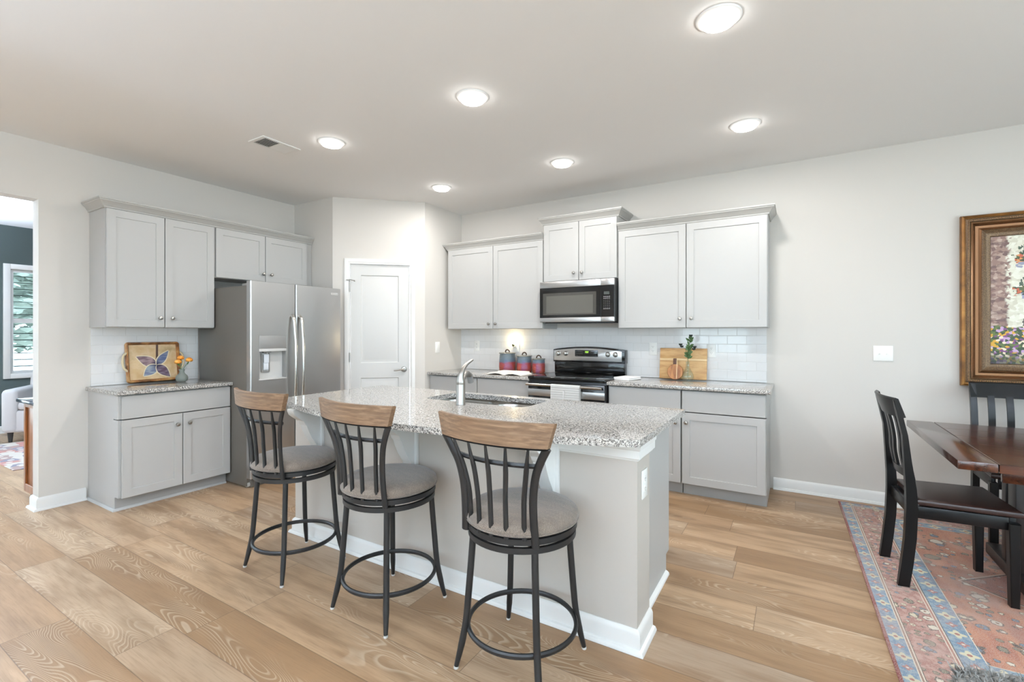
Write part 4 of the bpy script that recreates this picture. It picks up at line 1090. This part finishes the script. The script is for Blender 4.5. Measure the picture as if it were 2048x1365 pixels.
# ================================================================== dining corner
def f_rug(N, b):
    o = N.obj(); x, y, z = N.sep(o); RW, RH = 3.05, 2.29
    d = N.m('MINIMUM', N.m('MINIMUM', x, N.m('SUBTRACT', RW, x)), N.m('MINIMUM', y, N.m('SUBTRACT', RH, y)))
    along = N.m('ADD', x, y)                       # runs along whichever band
    ver = N.m('LESS_THAN', N.m('MINIMUM', x, N.m('SUBTRACT', RW, x)), N.m('MINIMUM', y, N.m('SUBTRACT', RH, y)))
    s = N.m('ADD', N.m('MULTIPLY', ver, y), N.m('MULTIPLY', N.m('SUBTRACT', 1., ver), x))
    nz = N.noise(o, 30, 4, .6); nf = N.noise(o, 260, 2, .6); nl = N.noise(o, 3.2, 3, .6)
    dn = N.m('ADD', d, N.m('MULTIPLY', N.m('SUBTRACT', nz, .5), .012))
    blue = N.mix(N.step(N.noise(o, 55, 3), .4, .62), lin(96, 126, 150), lin(132, 152, 164))
    pink = N.mix(N.step(N.noise(o, 40, 3), .4, .62), lin(152, 106, 98), lin(176, 140, 128))
    field = N.mix(N.step(N.noise(N.mapv(o, scale=(16, 5, 1)), 1., 3), .38, .66), lin(178, 124, 98), lin(160, 104, 86))
    cream = lin(206, 196, 180); dark = lin(78, 70, 66)
    def flowers(c, off, pitch, mid, r0, col1, col2):
        f = N.m('SUBTRACT', N.m('FRACT', N.m('ADD', N.m('DIVIDE', s, pitch), off)), .5); f = N.m('MULTIPLY', f, pitch)
        e = N.m('SUBTRACT', d, mid); ang = N.m('ARCTAN2', e, f)
        rad = N.m('SQRT', N.m('ADD', N.m('POWER', f, 2.), N.m('POWER', e, 2.)))
        rp = N.m('ADD', r0, N.m('MULTIPLY', N.m('COSINE', N.m('MULTIPLY', ang, 4.)), r0 * .3))
        c = N.mix(N.m('SUBTRACT', 1., N.step(N.m('DIVIDE', rad, rp), .85, 1.05)), c, col1)
        return N.mix(N.m('SUBTRACT', 1., N.step(rad, r0 * .3, r0 * .4)), c, col2)
    def motif(c, scale, thr, loc=(0, 0, 0)):
        v = N.vor(N.mapv(o, loc=loc), scale, rand=.55); vc = N.sep(v.outputs['Color']); ds = v.outputs['Distance']
        ds = N.m('ADD', ds, N.m('MULTIPLY', N.m('SUBTRACT', N.noise(o, scale * 4.5, 2), .5), .32))
        hue = N.ramp(vc[0], [(0, lin(206, 198, 182)), (.25, lin(96, 118, 138)), (.5, lin(196, 186, 160)), (.75, lin(120, 116, 100)), (1, lin(178, 108, 92))], 'CONSTANT')
        on = N.m('GREATER_THAN', vc[1], thr)
        c = N.mix(N.m('MULTIPLY', on, N.m('SUBTRACT', 1., N.step(ds, .30, .34))), c, dark)
        c = N.mix(N.m('MULTIPLY', on, N.m('SUBTRACT', 1., N.step(ds, .24, .28))), c, hue)
        return N.mix(N.m('MULTIPLY', on, N.m('SUBTRACT', 1., N.step(ds, .08, .11))), c, lin(130, 104, 90))
    b1 = flowers(blue, 0., .15, .044, .023, lin(190, 184, 158), lin(150, 96, 88)); b1 = flowers(b1, .5, .15, .044, .015, lin(162, 110, 104), cream)
    b2 = flowers(blue, .2, .16, .285, .027, lin(200, 194, 164), lin(150, 96, 88)); b2 = flowers(b2, .7, .16, .285, .018, lin(160, 104, 100), cream)
    pk = motif(pink, 26., .25); pk = motif(pk, 14., .5, (1.3, .7, 0))
    fl = motif(field, 22., .55, (2, 4, 0)); fl = motif(fl, 7., .35, (.4, .2, 0)); fl = motif(fl, 13., .6, (3, 1, 0))
    # medallion outline in the middle
    mx = N.m('ABSOLUTE', N.m('SUBTRACT', x, RW / 2)); my = N.m('ABSOLUTE', N.m('SUBTRACT', y, RH / 2))
    md = N.m('ADD', N.m('MAXIMUM', N.m('SUBTRACT', mx, .45), 0.), N.m('MULTIPLY', my, 1.15))
    mo = N.m('SUBTRACT', md, .62); fl = N.mix(N.m('LESS_THAN', mo, 0.), fl, N.mix(.55, fl, lin(150, 96, 88)))
    fl = N.mix(N.m('LESS_THAN', N.m('ABSOLUTE', mo), .006), fl, dark); fl = N.mix(N.m('LESS_THAN', N.m('ABSOLUTE', N.m('SUBTRACT', mo, .016)), .004), fl, cream)
    c = fl
    def band(c, hi, col): return N.mix(N.m('LESS_THAN', d, hi), c, col)
    c = band(c, .330, cream); c = band(c, .326, b2); c = band(c, .243, dark); c = band(c, .239, cream); c = band(c, .234, lin(160, 110, 96)); c = band(c, .226, cream); c = band(c, .222, pk)
    c = band(c, .092, dark); c = band(c, .089, cream); c = band(c, .084, lin(140, 112, 100)); c = band(c, .077, cream); c = band(c, .073, b1); c = band(c, .014, lin(120, 60, 56))
    c = N.mix(N.m('MULTIPLY', N.step(nf, .40, .70), .5), c, lin(190, 176, 166))
    c = N.mix(N.m('MULTIPLY', N.step(nl, .42, .66), .5), c, lin(168, 148, 140))
    N.l(c, b.inputs['Base Color']); N.l(N.bump(nf, .25, .002), b.inputs['Normal'])
rug = obj('area_rug', B(0, 3.05, 0, 2.29, 0, .007, .002, 1), mat('faded_rug', rough=.95, fn=f_rug)); rug.location = (5.219 + .057, -.108 - 2.289, .0005); rug.rotation_euler = (0, 0, math.radians(1.43))
tag(rug, 'faded red and blue patterned area rug under the dining table', 'rug')

def dchair():
    # faces -Y, back at +Y
    t = thing('dining_chair', '', 'dining chair', (0, 0, 0), 0, 'black dining chairs with leather seats')
    hw = .185
    def rear(s):
        # side profile (y back, z): thick at the seat, thin at the top
        L = [(.232, 0), (.218, .12), (.204, .26), (.198, .42), (.199, .52), (.206, .66), (.214, .80), (.240, .93), (.252, .985)]
        Rr = [(.182, 0), (.168, .12), (.154, .26), (.148, .42), (.154, .52), (.174, .66), (.190, .80), (.217, .93), (.232, .99)]
        return prism(BM(), L + Rr[::-1], s * hw - .018, s * hw + .018, 'x', .004, 1)
    for s in (-1, 1): obj('rear_leg', rear(s), M_chair, t)
    for s in (-1, 1):
        bm = prism(BM(), [(-.240, .41), (-.195, .41), (-.203, 0), (-.236, 0)], s * .195 - .021, s * .195 + .021, 'x', .004, 1)
        obj('front_leg', bm, M_chair, t)
    bm = BM()
    box(bm, -.175, .175, -.236, -.212, .372, .435, .003); box(bm, -.166, .166, .158, .18, .372, .435, .003)
    for s in (-1, 1): box(bm, s * .19 - .011, s * .19 + .011, -.2, .155, .372, .435, .003)
    obj('apron', bm, M_chair, t)
    # seat cushion, wider at the front
    bm = prism(BM(), [(-.215, -.250), (.215, -.250), (.200, .150), (-.200, .150)], .436, .474, 'z', .016, 4)
    obj('seat', bm, M_leather, t, 60)
    # curved top rail
    bm = BM(); rows = []
    for i in range(13):
        u = -1 + i / 6; x = u * .2035; cv = .030 * (1 - u * u)
        rows.append([bm.verts.new((x, y + cv, z)) for y, z in ((.199, .895), (.216, .890), (.249, .990), (.243, .997), (.231, .992))])
    for p, q in zip(rows, rows[1:]):
        for k in range(5): bm.faces.new((p[k], p[(k + 1) % 5], q[(k + 1) % 5], q[k]))
    bm.faces.new(rows[0][::-1]); bm.faces.new(rows[-1]); obj('top_rail', bm, M_chair, t)
    bm = BM(); rows = []
    for i in range(13):
        u = -1 + i / 6; x = u * .167; cv = .022 * (1 - u * u)
        rows.append([bm.verts.new((x, y + cv, z)) for y, z in ((.150, .560), (.168, .560), (.176, .605), (.158, .605))])
    for p, q in zip(rows, rows[1:]):
        for k in range(4): bm.faces.new((p[k], p[(k + 1) % 4], q[(k + 1) % 4], q[k]))
    bm.faces.new(rows[0][::-1]); bm.faces.new(rows[-1]); obj('lower_rail', bm, M_chair, t)
    for k in range(3):
        x = (k - 1) * .095; cv = .022 * (1 - (x / .18) ** 2)
        pts_ = [(x, .163 + cv, .595), (x, .178 + cv, .68), (x, .180 + cv * 1.1, .76), (x, .190 + cv * 1.2, .84), (x, .205 + cv * 1.3, .905)]
        obj('slat', tube(BM(), spline(pts_, 5), .0225, 4, up=(0, 1, 0), sx=.42, sy=1.1), M_chair, t, 60)
    return t
ch = dchair(); ch.location = (5.610, -1.262, .0078); ch.rotation_euler = (0, 0, math.radians(95))
ch['label'] = 'black slat-back dining chair at the end of the table, facing right'
dup(ch, (6.182, -.392, .0078), math.radians(0), 'black slat-back dining chair behind the table, under the painting')

TB = thing('dining_table', 'dark walnut plank-top trestle dining table at the right edge', 'dining table', (6.57, -1.09, .0078), 0)
X0, X1, Y0, Y1 = -.985, .985, -.605, .605
obj('breadboard_end', B(X0, X0 + .140, Y0, Y1, .700, .742, .005, 2), M_table, TB)
obj('breadboard_end', B(X1 - .140, X1, Y0, Y1, .700, .742, .005, 2), M_table, TB)
M_table2 = mat('dark_walnut_planks', rough=.2, fn=f_wood((40, 18, 11), (70, 34, 20), (96, 52, 31), (2.5, 30, 30)), Coat_Weight=.4, Coat_Roughness=.12)
bm = BM()
for k in range(5): box(bm, X0 + .143, X1 - .143, Y0 + k * .242 + .0006, Y0 + (k + 1) * .242 - .0006, .700, .742, .002, 1)
obj('tabletop', bm, M_table2, TB)
M_legd = mat('dark_trestle_wood', (28, 16, 12), .4)
for s in (-1, 1):
    xx = s * .60
    bm = BM(); box(bm, xx - .035, xx + .035, -.055, .055, .06, .64, .004); box(bm, xx - .035, xx + .035, .09, .15, .06, .64, .004); box(bm, xx - .045, xx + .045, -.38, .38, .0, .065, .008); box(bm, xx - .045, xx + .045, -.38, .38, .635, .698, .008)
    obj('trestle', bm, M_legd, TB)
obj('stretcher', B(-.565, .565, -.025, .025, .22, .30, .004), M_legd, TB)
obj('apron', B(X0 + .18, X1 - .18, -.50, -.475, .635, .6995, .003), M_table, TB)

# painting
PT = thing('framed_painting', 'garden and house painting in a wide gilt wood frame on the right wall', 'painting', (5.963, -.0015, .966), 0)
PW, PH = 1.12, 1.238
M_gilt = mat('gilt_wood', rough=.34, fn=lambda N, b: (N.l(N.ramp(N.noise(N.mapv(N.obj(), scale=(9, 9, 9)), 1., 4), [(.3, lin(96, 62, 28)), (.5, lin(134, 90, 42)), (.7, lin(166, 118, 62))]), b.inputs['Base Color'])), metal=.55)
M_gilt2 = mat('gilt_inner', rough=.38, metal=.4, fn=lambda N, b: (N.l(N.ramp(N.noise(N.mapv(N.obj(), scale=(160, 160, 160)), 1., 2), [(.3, lin(78, 58, 40)), (.5, lin(100, 76, 52)), (.7, lin(122, 96, 66))]), b.inputs['Base Color'])))
path = [(0, 0), (PW, 0), (PW, PH), (0, PH)]
def fr(prof, m, name):
    bm = molding(BM(), path, [(-o, z) for o, z in prof], closed=True); xf(bm, R(PI / 2, 'X')); return obj(name, bm, m, PT, 25)
fr([(0, 0), (0, .030), (.004, .040), (.016, .044), (.024, .040), (.024, 0)], M_gilt, 'outer_moulding')
fr([(.0245, 0), (.0245, .040), (.034, .046), (.046, .046), (.052, .040), (.052, 0)], M_gilt2, 'beaded_moulding')
M_cove = mat('dark_bronze_cove', (120, 86, 58), .22, .75)
fr([(.0525, 0), (.0525, .042), (.062, .044), (.068, .036), (.080, .022), (.096, .020), (.108, .026), (.112, .030), (.112, 0)], M_cove, 'cove_moulding')
fr([(.1125, 0), (.1125, .028), (.120, .031), (.132, .026), (.146, .018), (.160, .016), (.164, .010), (.164, 0)], M_gilt2, 'inner_moulding')
bm = BM()
for k in range(100):
    for xx in (.040, PW - .040):
        s = len(bm.verts); bmesh.ops.create_icosphere(bm, subdivisions=1, radius=.0042); xf(bm, T(xx, -.046, .045 + (PH - .09) * k / 99), s)
for k in range(90):
    for zz in (.040, PH - .040):
        s = len(bm.verts); bmesh.ops.create_icosphere(bm, subdivisions=1, radius=.0042); xf(bm, T(.045 + (PW - .09) * k / 89, -.046, zz), s)
obj('beading', bm, M_gilt, bpy.data.objects['beaded_moulding'])
def f_paint(N, b):
    o = N.obj(); x, y, z = N.sep(o)
    vb = N.vor(N.mapv(o, scale=(1, 1, 1.3)), 46); vcol = N.sep(vb.outputs['Color'])
    j = N.m('MULTIPLY', N.m('SUBTRACT', vcol[2], .5), .03)
    xx = N.m('ADD', N.m('SUBTRACT', x, .164), j); zz = N.m('ADD', z, N.m('MULTIPLY', N.m('SUBTRACT', vcol[1], .5), .03))
    stone = N.ramp(vcol[0], [(0, lin(108, 80, 74)), (.35, lin(140, 108, 98)), (.7, lin(166, 138, 124)), (1, lin(190, 166, 150))])
    br = N.noise(N.mapv(o, scale=(7, 1, 30)), 1., 2); stone = N.mix(N.m('MULTIPLY', N.step(br, .5, .62), .6), stone, lin(92, 66, 64))
    plas = N.ramp(vcol[0], [(0, lin(206, 200, 180)), (.5, lin(226, 222, 204)), (1, lin(238, 236, 222))])
    c = N.mix(N.step(xx, .082, .098), stone, plas)
    sky = N.m('MULTIPLY', N.m('GREATER_THAN', zz, 1.0), N.m('GREATER_THAN', xx, .55)); c = N.mix(sky, c, lin(120, 140, 160))
    def rectm(x0, x1, z0, z1): return N.m('MULTIPLY', N.m('MULTIPLY', N.m('GREATER_THAN', xx, x0), N.m('LESS_THAN', xx, x1)), N.m('MULTIPLY', N.m('GREATER_THAN', zz, z0), N.m('LESS_THAN', zz, z1)))
    for q, col in (((.155, .175, .93, 1.0), (70, 84, 66)), ((.235, .255, .93, 1.0), (70, 84, 66)), ((.175, .235, .92, .995), (188, 184, 186)), ((.155, .175, .71, .78), (70, 84, 66)), ((.235, .255, .71, .78), (70, 84, 66)), ((.17, .22, .42, .50), (74, 72, 66)),
                   ((.14, .29, .85, .885), (150, 150, 170)), ((.16, .29, .63, .67), (156, 156, 180)), ((.40, .52, .86, 1.0), (86, 92, 104)), ((.40, .52, .60, .76), (86, 92, 104)), ((.60, .74, .40, .70), (104, 76, 66))):
        c = N.mix(rectm(*q), c, lin(*col))
    vf = N.vor(N.mapv(o, scale=(1, 1, 1.15)), 62); fc = N.sep(vf.outputs['Color'])
    pal = N.ramp(fc[0], [(0, lin(44, 62, 34)), (.18, lin(92, 108, 50)), (.34, lin(214, 162, 48)), (.50, lin(236, 218, 190)), (.62, lin(196, 160, 196)), (.76, lin(122, 68, 120)), (.88, lin(62, 78, 44)), (1, lin(30, 34, 28))], 'CONSTANT')
    box_f = N.ramp(fc[0], [(0, lin(52, 66, 40)), (.35, lin(86, 92, 54)), (.6, lin(196, 96, 66)), (.8, lin(214, 146, 90)), (1, lin(70, 78, 50))], 'CONSTANT')
    for q in ((.12, .31, .875, .935), (.12, .31, .655, .715), (.37, .55, .80, .86), (.37, .55, .55, .60)): c = N.mix(rectm(*q), c, box_f)
    zf = N.m('ADD', z, N.m('MULTIPLY', N.m('SUBTRACT', N.noise(o, 9, 3), .5), .12))
    c = N.mix(N.m('SUBTRACT', 1., N.step(zf, .425, .44)), c, pal)
    c = N.mix(N.m('MULTIPLY', N.m('SUBTRACT', 1., N.step(zf, .19, .26)), .85), c, N.mix(N.m('GREATER_THAN', fc[0], .85), lin(36, 42, 32), lin(120, 112, 66)))
    N.l(c, b.inputs['Base Color']); N.l(N.bump(vb.outputs['Distance'], .35, .003), b.inputs['Normal'])
obj('canvas', B(.1645, PW - .1645, -.008, -.001, .1645, PH - .1645), mat('oil_paint', rough=.45, fn=f_paint), PT)

# shaggy ottoman at the bottom edge
OT = thing('fur_ottoman', 'grey shaggy fur ottoman at the lower right corner', 'ottoman', (5.745, -3.135, 0), math.radians(14))
M_fur = mat('grey_fur', rough=.85, fn=lambda N, b: N.l(N.ramp(N.noise(N.mapv(N.obj(), scale=(60, 60, 60)), 1., 3), [(.3, lin(92, 90, 86)), (.5, lin(132, 130, 126)), (.7, lin(166, 164, 160))]), b.inputs['Base Color']))
ow, od_ = .40, .30
obj('cushion', prism(BM(), rrect(-ow, ow, -od_, od_, .06, 5), .07, .43, 'z', .03, 4), M_fur, OT, 60)
for sx in (-1, 1):
    for sy in (-1, 1): obj('foot', lathe(BM(), [(0, 0), (.018, 0), (.026, .072), (0, .072)], 14, (sx * .32, sy * .22, 0)), M_chair, OT)
bm = BM(); rnd = random.Random(5)
def blade(p, n_, L):
    p = Vector(p); n_ = (Vector(n_) + Vector((rnd.uniform(-.8, .8), rnd.uniform(-.8, .8), rnd.uniform(-.6, .4)))).normalized()
    s = n_.cross(Vector((rnd.uniform(-1, 1), rnd.uniform(-1, 1), rnd.uniform(-1, 1)))).normalized() * .0016
    m_ = p + n_ * L * .55; e = p + n_ * L + Vector((0, 0, -L * .25))
    v = [bm.verts.new(q) for q in (p - s, p + s, m_ + s * .8, m_ - s * .8, e)]
    bm.faces.new(v[:4]); bm.faces.new((v[3], v[2], v[4]))
for k in range(9000):
    x, y = rnd.uniform(-ow + .01, ow - .01), rnd.uniform(-od_ + .01, od_ - .01); blade((x, y, .425), (0, 0, 1), .022 + .022 * rnd.random())
per = rrect(-ow, ow, -od_, od_, .06, 5)
for k in range(7000):
    i = rnd.randrange(len(per)); p0, p1 = per[i], per[(i + 1) % len(per)]
    t_ = rnd.random(); x, y = p0[0] + (p1[0] - p0[0]) * t_, p0[1] + (p1[1] - p0[1]) * t_
    n_ = Vector((p1[1] - p0[1], -(p1[0] - p0[0]), .2)); blade((x * .985, y * .985, rnd.uniform(.1, .42)), n_.normalized(), .022 + .02 * rnd.random())
f_ = obj('fur_pile', bm, M_fur, OT); f_['kind'] = 'stuff'

# made-up stands under the three added fill lights, all out of view
for x, y, lab in ((3.2, -7.0, 'added unseen fill light stand behind the viewer on the doorway side'), (7.2, -6.6, 'added unseen fill light stand behind the viewer on the dining side'), (-2.2, -4.6, 'added unseen fill light stand in the next room')):
    t = thing('fill_stand', lab, 'floor lamp', (x, y, 0), 0, 'added fill light stands')
    obj('base', lathe(BM(), [(0, 0), (.14, 0), (.14, .015), (.02, .03), (0, .03)], 28), M_blackm, t)
    obj('pole', tube(BM(), [(0, 0, .03), (0, 0, 1.60)], .012, 12), M_blackm, t)
    obj('fill_bowl', lathe(BM(), [(0, 1.595), (.04, 1.60), (.19, 1.72), (.185, 1.722), (.036, 1.608), (0, 1.605)], 32), M_white, t)

# ================================================================== next room
CBN = thing('wooden_cabinet', 'tall reddish wood cabinet with a dark top just inside the doorway', 'cabinet', (-.33, -3.22, 0), 0)
cw, cd_ = .17, .215
bm = BM(); box(bm, -cw, cw, -cd_, cd_, .055, .785, .003); obj('body', bm, M_cabwood, CBN)
def panelframe(x0, x1, z0, z1, y, s=.04):
    bm = BM()
    for q in ((x0, x0 + s, z0, z1), (x1 - s, x1, z0, z1), (x0 + s, x1 - s, z1 - s, z1), (x0 + s, x1 - s, z0, z0 + s * 1.6)): box(bm, q[0], q[1], y - .014, y, q[2], q[3], .002, 1)
    return bm
obj('side_frame', xf(panelframe(-cd_, cd_, .055, .785, 0), T(cw, 0, 0) @ R(PI / 2, 'Z')), M_cabwood, CBN)
obj('front_frame', panelframe(-cw, cw, .055, .785, -cd_), M_cabwood, CBN)
obj('top', B(-cw - .045, cw + .045, -cd_ - .05, cd_ + .02, .786, .812, .005), mat('dark_stone_top', (70, 74, 84), .12), CBN)
for sx in (-1, 1):
    for sy in (-1, 1):
        bm = lathe(BM(), [(0, -.012), (.020, -.012), (.024, -.006), (.024, .006), (.020, .012), (0, .012)], 16, (sx * .14, sy * .18, .0245), R(PI / 2, 'X')); box(bm, sx * .14 - .012, sx * .14 + .012, sy * .18 - .018, sy * .18 + .018, .045, .055)
        obj('caster', bm, M_blackm, CBN)
AC = thing('armchair', 'pale grey upholstered armchair below the shuttered window', 'armchair', (-3.42, -2.42, 0), math.radians(58))
M_uph = mat('pale_upholstery', (196, 194, 194), .85)
obj('seat_base', B(-.36, .36, -.40, .30, .13, .40, .03, 3), M_uph, AC)
obj('seat_cushion', B(-.30, .30, -.41, .22, .402, .50, .035, 4), M_uph, AC)
for s in (-1, 1): obj('arm', B(s * .37 - .075 if s > 0 else -.445, .445 if s > 0 else -.295, -.42, .30, .13, .66, .05, 4), M_uph, AC)
obj('backrest', xf(B(-.44, .44, -.08, .10, 0, .68, .05, 4), T(0, .30, .13) @ R(-.18, 'X')), M_uph, AC)
for sx in (-1, 1):
    for sy in (-.34, .24): obj('leg', lathe(BM(), [(0, 0), (.018, 0), (.03, .13), (0, .13)], 12, (sx * .38, sy, .008)), M_blackm, AC)
PLW = obj('throw_pillow', xf(B(-.235, .235, -.06, .06, -.16, .16, .05, 5), R(-.3, 'X')), mat('dark_green_velvet', (34, 56, 54), .6, Sheen_Weight=.4)); PLW.location = (-3.455, -2.398, .680); PLW.rotation_euler = (0, 0, math.radians(58))
tag(PLW, 'dark green cushion resting in the pale armchair', 'cushion')
def f_rug2(N, b):
    o = N.obj(); v = N.vor(o, 9, rand=.6); c = N.ramp(N.sep(v.outputs['Color'])[0], [(0, lin(150, 128, 122)), (.3, lin(196, 188, 178)), (.6, lin(168, 120, 112)), (.85, lin(120, 116, 126))], 'CONSTANT')
    e = N.m('LESS_THAN', v.outputs['Distance'], .25); N.l(N.mix(e, c, lin(206, 198, 186)), b.inputs['Base Color'])
r2 = obj('small_rug', B(-3.3, -1.62, -3.27, -1.6, .0005, .008, .002, 1), mat('muted_rug', rough=.95, fn=f_rug2)); tag(r2, 'muted patterned rug on the floor of the next room', 'rug')
